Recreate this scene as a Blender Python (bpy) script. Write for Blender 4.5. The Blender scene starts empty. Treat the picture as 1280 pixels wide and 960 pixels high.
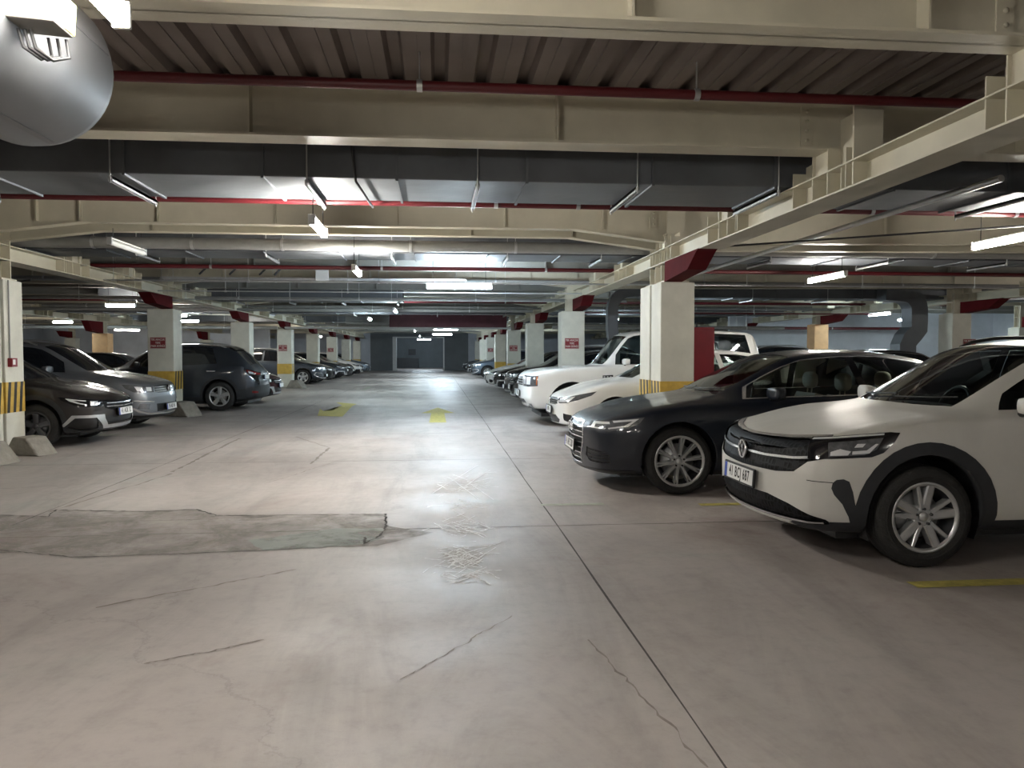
import bpy, bmesh, math, random
from mathutils import Vector, Matrix
from mathutils.bvhtree import BVHTree
from mathutils.interpolate import poly_3d_calc
R = math.radians
SC = bpy.context.scene
COL = SC.collection
PI = math.pi

# ------------------------------------------------------------------ camera, world, exposure
F_PX, CAM_Z, YAW, PITCH = 970.0, 1.36, R(5.48), R(2.184)
cam_data = bpy.data.cameras.new('camera')
cam_data.sensor_width = 36.0
cam_data.lens = F_PX / 1280 * 36
cam_data.clip_end = 300
cam = bpy.data.objects.new('camera', cam_data)
COL.objects.link(cam)
cam.location = (0, 0, CAM_Z)
cam.rotation_euler = (PI / 2 - PITCH, 0, -YAW)
SC.camera = cam
SC.view_settings.view_transform = 'Standard'
SC.view_settings.look = 'None'
SC.view_settings.gamma = 1
SC.view_settings.exposure = 3.55
SC.view_settings.use_curve_mapping = False
SC.cycles.use_denoising = True
SC.cycles.max_bounces = 8
SC.cycles.sample_clamp_indirect = 6.0
world = bpy.data.worlds.new('world')
SC.world = world
world.use_nodes = True
world.node_tree.nodes['Background'].inputs[0].default_value = (0.5, 0.55, 0.6, 1)
world.node_tree.nodes['Background'].inputs[1].default_value = 0.02
LAMP = 17.0            # emission strength of the fluorescent tubes

def ray(px, py):
    """direction in the world of a point of the photograph"""
    d = Vector(((px - 640) / F_PX, (480 - py) / F_PX, -1))
    return cam.rotation_euler.to_matrix() @ d
def G(px, py, z=0.0):
    d = ray(px, py)
    t = (z - CAM_Z) / d.z
    return Vector((d.x * t, d.y * t, z))

# ------------------------------------------------------------------ materials
MATS = {}
def nodemat(name):
    m = bpy.data.materials.new(name); m.use_nodes = True
    nt = m.node_tree
    return m, nt, nt.nodes['Principled BSDF']
def N(nt, typ, **kw):
    n = nt.nodes.new(typ)
    for k, v in kw.items():
        if k.startswith('i_'):
            key = k[2:]
            key = int(key) if key.isdigit() else key.replace('_', ' ')
            n.inputs[key].default_value = v
        else:
            setattr(n, k, v)
    return n
def ramp(nt, fac, stops):
    r = nt.nodes.new('ShaderNodeValToRGB')
    el = r.color_ramp.elements
    while len(el) < len(stops): el.new(0.5)
    for e, (p, c) in zip(el, stops):
        e.position = p; e.color = (c[0], c[1], c[2], 1) if not isinstance(c, (int, float)) else (c, c, c, 1)
    nt.links.new(fac, r.inputs[0])
    return r.outputs[0]
def mat(name, col, rough=0.5, metal=0.0, var=0.12, scale=6.0, bump=0.0, bscale=30.0, coat=0.0, emit=None, spec=0.5, rvar=0.0):
    """procedural material: base colour broken up by noise, optional bump"""
    if name in MATS: return MATS[name]
    m, nt, b = nodemat(name)
    tc = N(nt, 'ShaderNodeTexCoord')
    if var > 0:
        n = N(nt, 'ShaderNodeTexNoise', i_Scale=scale, i_Detail=6.0, i_Roughness=0.6)
        nt.links.new(tc.outputs['Object'], n.inputs['Vector'])
        lo = tuple(c * (1 - var) for c in col); hi = tuple(min(1, c * (1 + var)) for c in col)
        nt.links.new(ramp(nt, n.outputs[0], [(0.3, lo), (0.7, hi)]), b.inputs['Base Color'])
        if rvar:
            mr = N(nt, 'ShaderNodeMapRange', i_1=0.3, i_2=0.7, i_3=max(0.02, rough - rvar), i_4=rough + rvar)
            nt.links.new(n.outputs[0], mr.inputs[0]); nt.links.new(mr.outputs[0], b.inputs['Roughness'])
    else:
        b.inputs['Base Color'].default_value = (*col, 1)
    if not rvar: b.inputs['Roughness'].default_value = rough
    b.inputs['Metallic'].default_value = metal
    b.inputs['Coat Weight'].default_value = coat
    b.inputs['Coat Roughness'].default_value = 0.05
    b.inputs['Specular IOR Level'].default_value = spec
    if bump > 0:
        n2 = N(nt, 'ShaderNodeTexNoise', i_Scale=bscale, i_Detail=5.0)
        bp = N(nt, 'ShaderNodeBump', i_Strength=bump, i_Distance=0.02)
        nt.links.new(tc.outputs['Object'], n2.inputs['Vector'])
        nt.links.new(n2.outputs[0], bp.inputs['Height']); nt.links.new(bp.outputs[0], b.inputs['Normal'])
    if emit:
        b.inputs['Emission Color'].default_value = (*emit[0], 1); b.inputs['Emission Strength'].default_value = emit[1]
    MATS[name] = m
    return m
def paint_mat(name, col, metal=0.0, rough=0.35, coat=0.9, dust=0.0, crough=0.06):
    """car paint; the inner side of the shell is dark trim"""
    if name in MATS: return MATS[name]
    m, nt, b = nodemat(name)
    tc = N(nt, 'ShaderNodeTexCoord')
    n = N(nt, 'ShaderNodeTexNoise', i_Scale=3.0, i_Detail=7.0, i_Roughness=0.65)
    nt.links.new(tc.outputs['Object'], n.inputs['Vector'])
    d = dust
    hi = tuple(c * (1 - d) + 0.30 * d for c in col)
    nt.links.new(ramp(nt, n.outputs[0], [(0.35, col), (0.75, hi)]), b.inputs['Base Color'])
    mr = N(nt, 'ShaderNodeMapRange', i_1=0.3, i_2=0.7, i_3=rough, i_4=rough + 0.12)
    nt.links.new(n.outputs[0], mr.inputs[0]); nt.links.new(mr.outputs[0], b.inputs['Roughness'])
    b.inputs['Metallic'].default_value = metal
    b.inputs['Coat Weight'].default_value = coat
    b.inputs['Coat Roughness'].default_value = crough
    geo = N(nt, 'ShaderNodeNewGeometry')
    inner = N(nt, 'ShaderNodeBsdfPrincipled'); inner.inputs['Base Color'].default_value = (0.05, 0.05, 0.052, 1); inner.inputs['Roughness'].default_value = 0.8
    mix = N(nt, 'ShaderNodeMixShader')
    nt.links.new(geo.outputs['Backfacing'], mix.inputs[0]); nt.links.new(b.outputs[0], mix.inputs[1]); nt.links.new(inner.outputs[0], mix.inputs[2])
    nt.links.new(mix.outputs[0], nt.nodes['Material Output'].inputs[0])
    MATS[name] = m
    return m
def glass_mat(name, tint=0.35, col=(0.8, 0.9, 0.88)):
    if name in MATS: return MATS[name]
    m, nt, b = nodemat(name)
    nt.nodes.remove(b)
    tr = N(nt, 'ShaderNodeBsdfTransparent'); tr.inputs[0].default_value = (col[0] * tint, col[1] * tint, col[2] * tint, 1)
    gl = N(nt, 'ShaderNodeBsdfGlossy'); gl.inputs['Roughness'].default_value = 0.03; gl.inputs[0].default_value = (0.9, 0.95, 1, 1)
    fr = N(nt, 'ShaderNodeFresnel', i_IOR=1.5)
    tc = N(nt, 'ShaderNodeTexCoord'); n = N(nt, 'ShaderNodeTexNoise', i_Scale=4.0, i_Detail=4.0)
    nt.links.new(tc.outputs['Object'], n.inputs['Vector'])
    ad = N(nt, 'ShaderNodeMath', operation='MULTIPLY_ADD'); ad.inputs[1].default_value = 0.03
    nt.links.new(n.outputs[0], ad.inputs[0]); nt.links.new(fr.outputs[0], ad.inputs[2])
    mx = N(nt, 'ShaderNodeMixShader')
    nt.links.new(ad.outputs[0], mx.inputs[0]); nt.links.new(tr.outputs[0], mx.inputs[1]); nt.links.new(gl.outputs[0], mx.inputs[2])
    nt.links.new(mx.outputs[0], nt.nodes['Material Output'].inputs[0])
    MATS[name] = m
    return m

M_CONC = mat('concrete_column', (0.56, 0.55, 0.48), 0.7, var=0.10, scale=3, bump=0.15, bscale=40)
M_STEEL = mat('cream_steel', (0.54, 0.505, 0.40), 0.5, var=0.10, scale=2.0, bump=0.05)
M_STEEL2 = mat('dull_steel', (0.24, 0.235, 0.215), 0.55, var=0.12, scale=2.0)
M_DUCT = mat('galvanised_duct', (0.15, 0.16, 0.175), 0.56, metal=0.6, var=0.22, scale=1.6, bump=0.45, bscale=2.5, rvar=0.12)
M_ZINC = mat('zinc', (0.55, 0.56, 0.57), 0.4, metal=0.8, var=0.1, scale=8)
M_REDPIPE = mat('red_pipe_paint', (0.09, 0.008, 0.011), 0.45, var=0.15, scale=5)
M_RED = mat('red_steel_paint', (0.075, 0.006, 0.008), 0.85, var=0.15, scale=4, spec=0.1)
M_REDCAB = mat('red_cabinet_paint', (0.20, 0.010, 0.018), 0.4, var=0.1, scale=4)
M_YELLOW = mat('yellow_paint', (0.52, 0.34, 0.06), 0.6, var=0.2, scale=9)
M_BLACKP = mat('black_stripe_paint', (0.02, 0.02, 0.02), 0.6, var=0.2, scale=9)
M_BLOCK = mat('rough_concrete', (0.25, 0.23, 0.20), 0.85, var=0.2, scale=9, bump=0.5, bscale=25)
M_DARK = mat('dark_metal', (0.03, 0.03, 0.032), 0.5, var=0.15)
M_GREYPIPE = mat('grey_pipe', (0.27, 0.27, 0.26), 0.45, var=0.1)
M_WALL = mat('painted_wall', (0.60, 0.63, 0.68), 0.8, var=0.12, scale=1.2)
M_PANEL = mat('grey_panel', (0.16, 0.175, 0.185), 0.6, var=0.1, scale=1.5)
M_WHITE = mat('white_plastic', (0.75, 0.75, 0.73), 0.4, var=0.04)
M_TUBE = mat('tube_neutral', (1, 1, 1), 0.5, var=0, emit=((1.0, 0.95, 0.86), LAMP * .85))
M_TUBEC = mat('tube_cool', (1, 1, 1), 0.5, var=0, emit=((0.72, 0.88, 1.0), LAMP * 2.5))
M_TUBEB = mat('tube_bright', (1, 1, 1), 0.5, var=0, emit=((1.0, 0.96, 0.88), LAMP * 2.2))
M_TUBEF = mat('tube_far_cool', (1, 1, 1), 0.5, var=0, emit=((0.78, 0.95, 1.0), LAMP * 1.15))
M_TUBEW = mat('tube_warm', (1, 1, 1), 0.5, var=0, emit=((1.0, 0.9, 0.74), LAMP * 0.8))

# deck, floor
def deck_material():
    m, nt, b = nodemat('metal_deck')
    tc = N(nt, 'ShaderNodeTexCoord')
    n = N(nt, 'ShaderNodeTexNoise', i_Scale=1.5, i_Detail=5.0)
    nt.links.new(tc.outputs['Object'], n.inputs['Vector'])
    nt.links.new(ramp(nt, n.outputs[0], [(0.3, (0.20, 0.165, 0.15)), (0.7, (0.28, 0.235, 0.215))]), b.inputs['Base Color'])
    b.inputs['Roughness'].default_value = 0.55; b.inputs['Metallic'].default_value = 0.3
    return m
M_DECK = deck_material()
def floor_material():
    m, nt, b = nodemat('concrete_floor')
    L = nt.links.new
    tc = N(nt, 'ShaderNodeTexCoord')
    def noise(scale, detail=6.0, rough=0.6, stretch=(1, 1, 1), dist=0.0):
        mp = N(nt, 'ShaderNodeMapping'); mp.inputs['Scale'].default_value = stretch
        L(tc.outputs['Object'], mp.inputs[0])
        n = N(nt, 'ShaderNodeTexNoise', i_Scale=scale, i_Detail=detail, i_Roughness=rough, i_Distortion=dist)
        L(mp.outputs[0], n.inputs['Vector']); return n.outputs[0]
    big = ramp(nt, noise(0.35, 5.0), [(0.32, (0.325, 0.288, 0.27)), (0.5, (0.385, 0.346, 0.325)), (0.68, (0.405, 0.38, 0.36))])
    # reddish worn areas and pale green-grey repair tints
    mx = N(nt, 'ShaderNodeMix', data_type='RGBA'); L(ramp(nt, noise(0.55, 7.0, 0.7, dist=0.6), [(0.56, 0.0), (0.68, 0.6)]), mx.inputs[0])
    L(big, mx.inputs[6]); mx.inputs[7].default_value = (0.27, 0.205, 0.185, 1)
    mx2 = N(nt, 'ShaderNodeMix', data_type='RGBA'); L(ramp(nt, noise(0.8, 6.0, 0.65, stretch=(0.6, 1.4, 1), dist=0.5), [(0.60, 0.0), (0.72, 0.55)]), mx2.inputs[0])
    L(mx.outputs[2], mx2.inputs[6]); mx2.inputs[7].default_value = (0.30, 0.33, 0.30, 1)
    # tyre tracks and streaks that run along the lane
    mx3 = N(nt, 'ShaderNodeMix', data_type='RGBA', blend_type='MULTIPLY'); mx3.inputs[0].default_value = 0.7
    L(mx2.outputs[2], mx3.inputs[6]); L(ramp(nt, noise(1.1, 8.0, 0.7, stretch=(1.3, 0.25, 1), dist=1.2), [(0.34, 0.72), (0.52, 1.0), (0.75, 1.08)]), mx3.inputs[7])
    mx4 = N(nt, 'ShaderNodeMix', data_type='RGBA', blend_type='MULTIPLY'); mx4.inputs[0].default_value = 0.8
    L(mx3.outputs[2], mx4.inputs[6]); L(ramp(nt, noise(9, 10.0, 0.75), [(0.3, 0.82), (0.5, 1.0), (0.8, 1.1)]), mx4.inputs[7])
    # thin wandering hairline cracks
    nz = N(nt, 'ShaderNodeTexNoise', i_Scale=0.7, i_Detail=8.0, i_Roughness=0.7); L(tc.outputs['Object'], nz.inputs['Vector'])
    add = N(nt, 'ShaderNodeVectorMath', operation='ADD'); L(tc.outputs['Object'], add.inputs[0])
    sc_ = N(nt, 'ShaderNodeVectorMath', operation='SCALE'); sc_.inputs['Scale'].default_value = 1.1; L(nz.outputs['Color'], sc_.inputs[0]); L(sc_.outputs[0], add.inputs[1])
    vo = N(nt, 'ShaderNodeTexVoronoi', feature='DISTANCE_TO_EDGE', i_Scale=0.27); L(add.outputs[0], vo.inputs['Vector'])
    mx5 = N(nt, 'ShaderNodeMix', data_type='RGBA', blend_type='MULTIPLY'); mx5.inputs[0].default_value = 0.22
    L(mx4.outputs[2], mx5.inputs[6]); L(ramp(nt, vo.outputs['Distance'], [(0.0, 0.25), (0.0035, 1.0)]), mx5.inputs[7])
    L(mx5.outputs[2], b.inputs['Base Color'])
    L(ramp(nt, noise(1.2, 6.0), [(0.3, 0.42), (0.7, 0.65)]), b.inputs['Roughness'])
    bp = N(nt, 'ShaderNodeBump', i_Strength=0.12, i_Distance=0.02); L(noise(14, 8.0, 0.7), bp.inputs['Height']); L(bp.outputs[0], b.inputs['Normal'])
    b.inputs['Specular IOR Level'].default_value = 0.45
    return m
M_FLOOR = floor_material()
def patchy_mat(name, c0, c1, scale, lo, hi, amount, bump=0.5):
    """worn film that lets the floor show through in patches of its own"""
    m, nt, b = nodemat(name); L = nt.links.new
    tc = N(nt, 'ShaderNodeTexCoord'); n = N(nt, 'ShaderNodeTexNoise', i_Scale=scale, i_Detail=9.0, i_Roughness=0.72, i_Distortion=0.4)
    L(tc.outputs['Object'], n.inputs['Vector']); n2 = N(nt, 'ShaderNodeTexNoise', i_Scale=scale * 5, i_Detail=8.0, i_Roughness=0.75); L(tc.outputs['Object'], n2.inputs['Vector'])
    L(ramp(nt, n2.outputs[0], [(0.3, c0), (0.7, c1)]), b.inputs['Base Color']); b.inputs['Roughness'].default_value = 0.85
    bp = N(nt, 'ShaderNodeBump', i_Strength=bump, i_Distance=0.02); L(n2.outputs[0], bp.inputs['Height']); L(bp.outputs[0], b.inputs['Normal'])
    tr = N(nt, 'ShaderNodeBsdfTransparent'); mx = N(nt, 'ShaderNodeMixShader')
    L(ramp(nt, n.outputs[0], [(lo, 0.0), (hi, amount)]), mx.inputs[0]); L(tr.outputs[0], mx.inputs[1]); L(b.outputs[0], mx.inputs[2]); L(mx.outputs[0], nt.nodes['Material Output'].inputs[0])
    return m

# ------------------------------------------------------------------ mesh helpers
class MB:
    def __init__(s): s.v = []; s.f = []; s.m = []; s.sm = []
    def add(s, verts, faces, mi=0, smooth=False):
        o = len(s.v); s.v += [tuple(v) for v in verts]
        s.f += [tuple(i + o for i in f) for f in faces]; s.m += [mi] * len(faces); s.sm += [smooth] * len(faces)
        return s
    def box(s, x0, x1, y0, y1, z0, z1, mi=0):
        v = [(x, y, z) for x in (x0, x1) for y in (y0, y1) for z in (z0, z1)]
        return s.add(v, [(0, 1, 3, 2), (4, 6, 7, 5), (0, 4, 5, 1), (2, 3, 7, 6), (0, 2, 6, 4), (1, 5, 7, 3)], mi)
    def bbox(s, x0, x1, y0, y1, z0, z1, b=0.01, mi=0):
        """box with chamfered edges"""
        bm = bmesh.new(); bmesh.ops.create_cube(bm, size=1)
        for v in bm.verts: v.co = Vector(((x0 + x1) / 2 + v.co.x * (x1 - x0), (y0 + y1) / 2 + v.co.y * (y1 - y0), (z0 + z1) / 2 + v.co.z * (z1 - z0)))
        bmesh.ops.bevel(bm, geom=bm.edges[:], offset=b, segments=2, affect='EDGES', profile=0.6)
        return s.bm(bm, mi, smooth=False)
    def bm(s, bm, mi=0, smooth=True, M=None):
        bm.verts.index_update()
        vs = [(M @ v.co if M else v.co.copy()) for v in bm.verts]
        s.add(vs, [[v.index for v in f.verts] for f in bm.faces], mi, smooth); bm.free(); return s
    def tube(s, pts, r, n=8, mi=0, cap=True, smooth=True):
        pts = [Vector(p) for p in pts]; rings = []
        up0 = None
        for i, p in enumerate(pts):
            t = (pts[min(i + 1, len(pts) - 1)] - pts[max(i - 1, 0)]).normalized()
            if up0 is None: up0 = Vector((0, 0, 1)) if abs(t.z) < 0.9 else Vector((1, 0, 0))
            a = t.cross(up0).normalized(); b = a.cross(t).normalized(); up0 = b
            rr = r[i] if isinstance(r, (list, tuple)) else r
            rings.append([p + a * math.cos(2 * PI * k / n) * rr + b * math.sin(2 * PI * k / n) * rr for k in range(n)])
        vs = [q for ring in rings for q in ring]; fs = []
        for i in range(len(pts) - 1):
            for k in range(n):
                fs.append((i * n + k, (i + 1) * n + k, (i + 1) * n + (k + 1) % n, i * n + (k + 1) % n))
        s.add(vs, fs, mi, smooth)
        if cap:
            s.add(rings[0], [tuple(range(n))], mi); s.add(rings[-1], [tuple(range(n - 1, -1, -1))], mi)
        return s
    def lathe(s, prof, axis='y', n=32, c=(0, 0, 0), mi=0, smooth=True, closed=False):
        """prof: list of (radius, height along axis)"""
        vs = []; fs = []
        for (r, h) in prof:
            for k in range(n):
                a = 2 * PI * k / n; u, w = r * math.cos(a), r * math.sin(a)
                p = {'x': (h, u, w), 'y': (u, h, w), 'z': (u, w, h)}[axis]
                vs.append((p[0] + c[0], p[1] + c[1], p[2] + c[2]))
        m = len(prof)
        for i in range(m if closed else m - 1):
            j = (i + 1) % m
            for k in range(n): fs.append((i * n + k, i * n + (k + 1) % n, j * n + (k + 1) % n, j * n + k))
        return s.add(vs, fs, mi, smooth)
    def prism(s, poly, axis, a, b, mi=0):
        """poly extruded along an axis; poly in the two other axes in xyz order"""
        n = len(poly)
        def P(p, h): return {'x': (h, p[0], p[1]), 'y': (p[0], h, p[1]), 'z': (p[0], p[1], h)}[axis]
        vs = [P(p, a) for p in poly] + [P(p, b) for p in poly]
        fs = [tuple(range(n - 1, -1, -1)), tuple(range(n, 2 * n))] + [(i, (i + 1) % n, (i + 1) % n + n, i + n) for i in range(n)]
        return s.add(vs, fs, mi)
    def mesh(s, name, mats, recalc=True):
        me = bpy.data.meshes.new(name); me.from_pydata(s.v, [], s.f)
        for mm in (mats if isinstance(mats, (list, tuple)) else [mats]): me.materials.append(mm)
        me.polygons.foreach_set('material_index', s.m); me.polygons.foreach_set('use_smooth', s.sm)
        if recalc:
            b = bmesh.new(); b.from_mesh(me); bmesh.ops.recalc_face_normals(b, faces=b.faces); b.to_mesh(me); b.free()
        me.update(); return me
    def build(s, name, mats, parent=None, recalc=True):
        o = bpy.data.objects.new(name, s.mesh(name, mats, recalc)); COL.objects.link(o); o.parent = parent; return o
def tag(o, label=None, cat=None, group=None, kind=None):
    if label: o['label'] = label
    if cat: o['category'] = cat
    if group: o['group'] = group
    if kind: o['kind'] = kind
    return o
def empty(name, loc, rz=0.0):
    o = bpy.data.objects.new(name, None); o.empty_display_size = 0.2; COL.objects.link(o)
    o.location = loc; o.rotation_euler = (0, 0, rz); return o
def copy_tree(o, parent=None):
    c = o.copy(); COL.objects.link(c); c.parent = parent
    for ch in KIDS.get(o.name, None) or [x for x in bpy.data.objects if x.parent == o]: copy_tree(ch, c)
    return c
KIDS = {}
def child_index():
    KIDS.clear()
    for x in bpy.data.objects:
        if x.parent: KIDS.setdefault(x.parent.name, []).append(x)
def text_mesh(txt, size, depth, spacing=1.0, xs=1.0):
    """flat lettering in the XZ plane facing -Y, centred, as MB geometry"""
    cu = bpy.data.curves.new('lettering', 'FONT'); cu.body = txt; cu.size = size; cu.align_x = 'CENTER'; cu.align_y = 'CENTER'
    cu.extrude = depth; cu.space_character = spacing; cu.resolution_u = 3; cu.offset = size * 0.012
    o = bpy.data.objects.new('lettering', cu); COL.objects.link(o)
    me = bpy.data.meshes.new_from_object(o.evaluated_get(bpy.context.evaluated_depsgraph_get()))
    bpy.data.objects.remove(o)
    vs = [(v.co.x * xs, -v.co.z, v.co.y) for v in me.vertices]; fs = [tuple(p.vertices) for p in me.polygons]
    return vs, fs
# ================================================================== THE SETTING
XL, XR, YB, YF = -24.0, 24.0, -9.0, 66.0
DECK_Z = 3.50
fl = MB(); fl.add([(XL, YB, 0), (XR, YB, 0), (XR, 84, 0), (XL, 84, 0)], [(0, 1, 2, 3)])
tag(fl.build('floor', M_FLOOR), 'worn grey concrete floor of the parking garage', 'floor', kind='structure')
# corrugated deck
dk = MB(); per = 0.33; prof = []
x = XL
while x < XR:
    prof += [(x, DECK_Z), (x + 0.20, DECK_Z), (x + 0.225, DECK_Z + 0.07), (x + 0.305, DECK_Z + 0.07)]
    x += per
prof.append((x, DECK_Z))
vs = [(a, YB, b) for a, b in prof] + [(a, 84, b) for a, b in prof]; n = len(prof)
dk.add(vs, [(i, i + 1, i + 1 + n, i + n) for i in range(n - 1)])
x = XL + 0.1
while x < XR:                       # raised seam in the middle of each flat
    dk.box(x - 0.006, x + 0.006, YB, 84, DECK_Z - 0.012, DECK_Z + 0.002); x += per
dk.box(XL, XR + 0.3, YB, 84, DECK_Z + 0.08, DECK_Z + 0.14)
tag(dk.build('ceiling', M_DECK), 'dark ribbed metal deck ceiling above the steel beams', 'ceiling', kind='structure')
tag(MB().box(XL - 0.2, XL, YB, 84, 0, 3.6).build('wall_left', M_WALL), 'grey painted wall far behind the left rows', 'wall', kind='structure')
tag(MB().box(XR, XR + 0.2, YB, 84, 0, 3.6).build('wall_right', M_WALL), 'grey painted wall far behind the right rows', 'wall', kind='structure')
tag(MB().box(XL - 0.2, XR + 0.2, YB - 0.2, YB, 0, 3.6).build('wall_near', M_WALL), 'grey wall behind the viewer', 'wall', kind='structure')
wf = MB()
OX0, OX1, OZ = -3.45, 0.5, 2.75
wf.box(XL, -5.6, YF, YF + 0.2, 0, 3.6, 1); wf.box(2.6, XR, YF, YF + 0.2, 0, 3.6, 1)
wf.box(-5.6, OX0, YF, YF + 0.2, 0, 2.85); wf.box(OX1, 2.6, YF, YF + 0.2, 0, 2.85)
wf.box(-5.6, 2.6, YF, YF + 0.2, 2.85, 3.6, 0)
tag(wf.build('wall_far', [M_PANEL, M_WALL]), 'dark grey end wall with an open gateway at the end of the lane', 'wall', kind='structure')
wf = MB().box(XL, XR, 80, 80.2, 0, 3.6).box(-9, -8.8, YF + .2, 80, 0, 3.6).box(6, 6.2, YF + .2, 80, 0, 3.6)
wf.box(-8.8, -1.9, 78.2, 80, 0, 1.0, 1).box(-2.95, -2.2, 79.8, 80, 1.3, 1.9, 1)
tag(wf.build('wall_beyond', [M_PANEL, M_DARK]), 'grey wall of the room seen through the far gateway', 'wall', kind='structure')
tag(MB().box(XL, -10.5, 50.0, 50.2, 0, 3.5).build('wall_inner_left', M_WALL), 'pale wall closing off the far left bays', 'wall', kind='structure')
tag(MB().box(12.2, XR, 31.6, 31.8, 0, 3.5).build('wall_inner_right', M_WALL), 'pale bluish wall closing off the far right bays', 'wall', kind='structure')
jm = MB().box(OX0 - 0.30, OX0 + 0.02, YF - 0.12, YF + 0.25, 0, 2.85).box(OX1 - 0.02, OX1 + 0.08, YF - 0.12, YF + 0.25, 0, 2.85)
jm.box(OX0, OX1, YF - 0.1, YF + 0.25, 2.75, 2.85)
tag(jm.build('trim_1', M_WHITE), 'white frame around the far gateway', 'door frame', kind='structure')

# ---- floor joints, cracks, eroded patch
M_JOINT = mat('joint_filler', (0.075, 0.068, 0.062), 0.9, var=0.3, scale=20)
M_CRACK = mat('crack_dark', (0.05, 0.045, 0.04), 0.95, var=0.3, scale=20)
M_ERODE = patchy_mat('eroded_concrete', (0.23, 0.205, 0.185), (0.37, 0.34, 0.305), 2.2, 0.36, 0.66, 0.75)
M_SKIM = patchy_mat('pale_patch', (0.31, 0.34, 0.31), (0.38, 0.40, 0.37), 2.0, 0.34, 0.55, 0.8, 0.1)
M_CHALK = mat('chalk_scratch', (0.88, 0.88, 0.86), 0.8, var=0.2, scale=30)
rnd = random.Random(4)
def strip(mb, pts, w, z=0.002, mi=0, wv=0.0, seed=0):
    rr = random.Random(seed); L_ = []; R_ = []
    for i, p in enumerate(pts):
        a = Vector(pts[max(i - 1, 0)]); b = Vector(pts[min(i + 1, len(pts) - 1)]); t = (b - a).to_2d().normalized()
        ww = w * (1 + rr.uniform(-wv, wv)) / 2
        L_.append((p[0] - t.y * ww, p[1] + t.x * ww, z)); R_.append((p[0] + t.y * ww, p[1] - t.x * ww, z))
    n = len(pts); mb.add(L_ + R_, [(i, i + n, i + n + 1, i + 1) for i in range(n - 1)], mi)
def wander(p0, p1, amp, n, seed):
    rr = random.Random(seed); p0 = Vector(p0); p1 = Vector(p1); d = (p1 - p0); q = Vector((-d.y, d.x, 0)).normalized(); o = 0; out = []
    for i in range(n + 1):
        t = i / n; out.append(p0 + d * t + q * o * math.sin(PI * t) ** 0.5 if 0 < i < n else p0 + d * t)
        o = o * 0.7 + rr.uniform(-amp, amp)
    return out
j = MB()
for X in (-3.37, 0.94):
    strip(j, wander((X, YB, 0), (X, 66, 0), 0.004, 160, int(X * 10)), 0.010, wv=0.5)
for Y in (-2, 2.0 - 0.2, 6.05, 10.0, 13.4, 17.2, 21, 25, 29, 33, 37, 41, 45, 49, 53, 57, 61):
    strip(j, wander((XL, Y, 0), (XR, Y, 0), 0.006, 160, int(Y * 7)), 0.011, wv=0.5)
tag(j.build('floor_joint', M_JOINT), 'dark straw-thin joints cut between the floor slabs', 'floor joint', kind='structure')
def gp(l, z=0.0): return [G(a, b, z) for a, b in l]
def subdiv_path(pts, step, amp, seed, close=False):
    rr = random.Random(seed); out = []
    P = list(pts) + ([pts[0]] if close else [])
    for a, b in zip(P[:-1], P[1:]):
        a = Vector(a); b = Vector(b); d = b - a; k = max(1, int(d.length / step))
        for i in range(k):
            q = a + d * (i / k); out.append(Vector((q.x + rr.uniform(-amp, amp), q.y + rr.uniform(-amp, amp), 0)))
    if not close: out.append(Vector(P[-1]))
    return out
edge = gp([(-60, 643), (60, 646), (70, 638), (180, 640), (245, 637), (270, 645), (380, 644), (481, 643), (483, 657), (512, 662), (541, 666), (500, 676), (470, 683), (400, 685), (310, 690), (200, 693), (100, 698), (40, 690), (-60, 694)])
ep = subdiv_path(edge, 0.06, 0.012, 3, True)
er = MB()
def fan(mb, pts, z, mi=0):
    bm = bmesh.new(); vs = [bm.verts.new((p.x, p.y, z)) for p in pts]; f = bm.faces.new(vs)
    bmesh.ops.triangulate(bm, faces=[f]); mb.bm(bm, mi, smooth=False)
fan(er, ep, 0.0025)
sk = subdiv_path(gp([(310, 676), (420, 661), (478, 661), (480, 672), (455, 681), (330, 689)]), 0.05, 0.012, 8, True)
fan(er, sk, 0.0035, 1)
strip(er, subdiv_path(edge[:8], 0.03, 0.008, 5), 0.016, 0.0045, 2, 0.7, 1)
strip(er, subdiv_path(gp([(481, 643), (483, 657), (478, 668), (455, 681), (457, 672)]), 0.03, 0.01, 5), 0.014, 0.0045, 2, 0.7, 2)
strip(er, subdiv_path(gp([(408, 685), (310, 689), (200, 694), (90, 697), (0, 688)]), 0.03, 0.009, 6), 0.009, 0.0045, 2, 0.7, 3)
strip(er, subdiv_path(gp([(60, 660), (150, 652), (250, 650), (340, 646)]), 0.03, 0.01, 16), 0.007, 0.0045, 2, 0.7, 3)
tag(er.build('floor_patch', [M_ERODE, M_SKIM, M_CRACK]), 'long eroded crumbling patch with a cracked edge in the floor at left', 'floor patch', kind='structure')
ck = MB()
for a, b, w, s in [((140, 545), (330, 549), 0.01, 1), ((62, 640), (215, 592), 0.02, 2), ((215, 590), (300, 548), 0.03, 22), ((388, 580), (412, 560), 0.03, 3), ((412, 560), (370, 546), 0.02, 4),
                   ((120, 760), (370, 712), 0.012, 5), ((-20, 612), (160, 603), 0.006, 6), ((330, 605), (420, 577), 0.008, 7), ((180, 830), (330, 800), 0.01, 8), ((500, 850), (640, 770), 0.006, 9), ((735, 800), (885, 960), 0.008, 10)]:
    strip(ck, wander(G(*a), G(*b), 0.012, 34, s), w, 0.0022, 0, 0.8, s)
tag(ck.build('floor_crack', mat('stain_crack', (0.24, 0.212, 0.19), 0.9, var=0.2)), 'faint wandering cracks and stains in the lane floor', 'floor crack', kind='structure')
sc = MB(); rr = random.Random(12)
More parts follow.
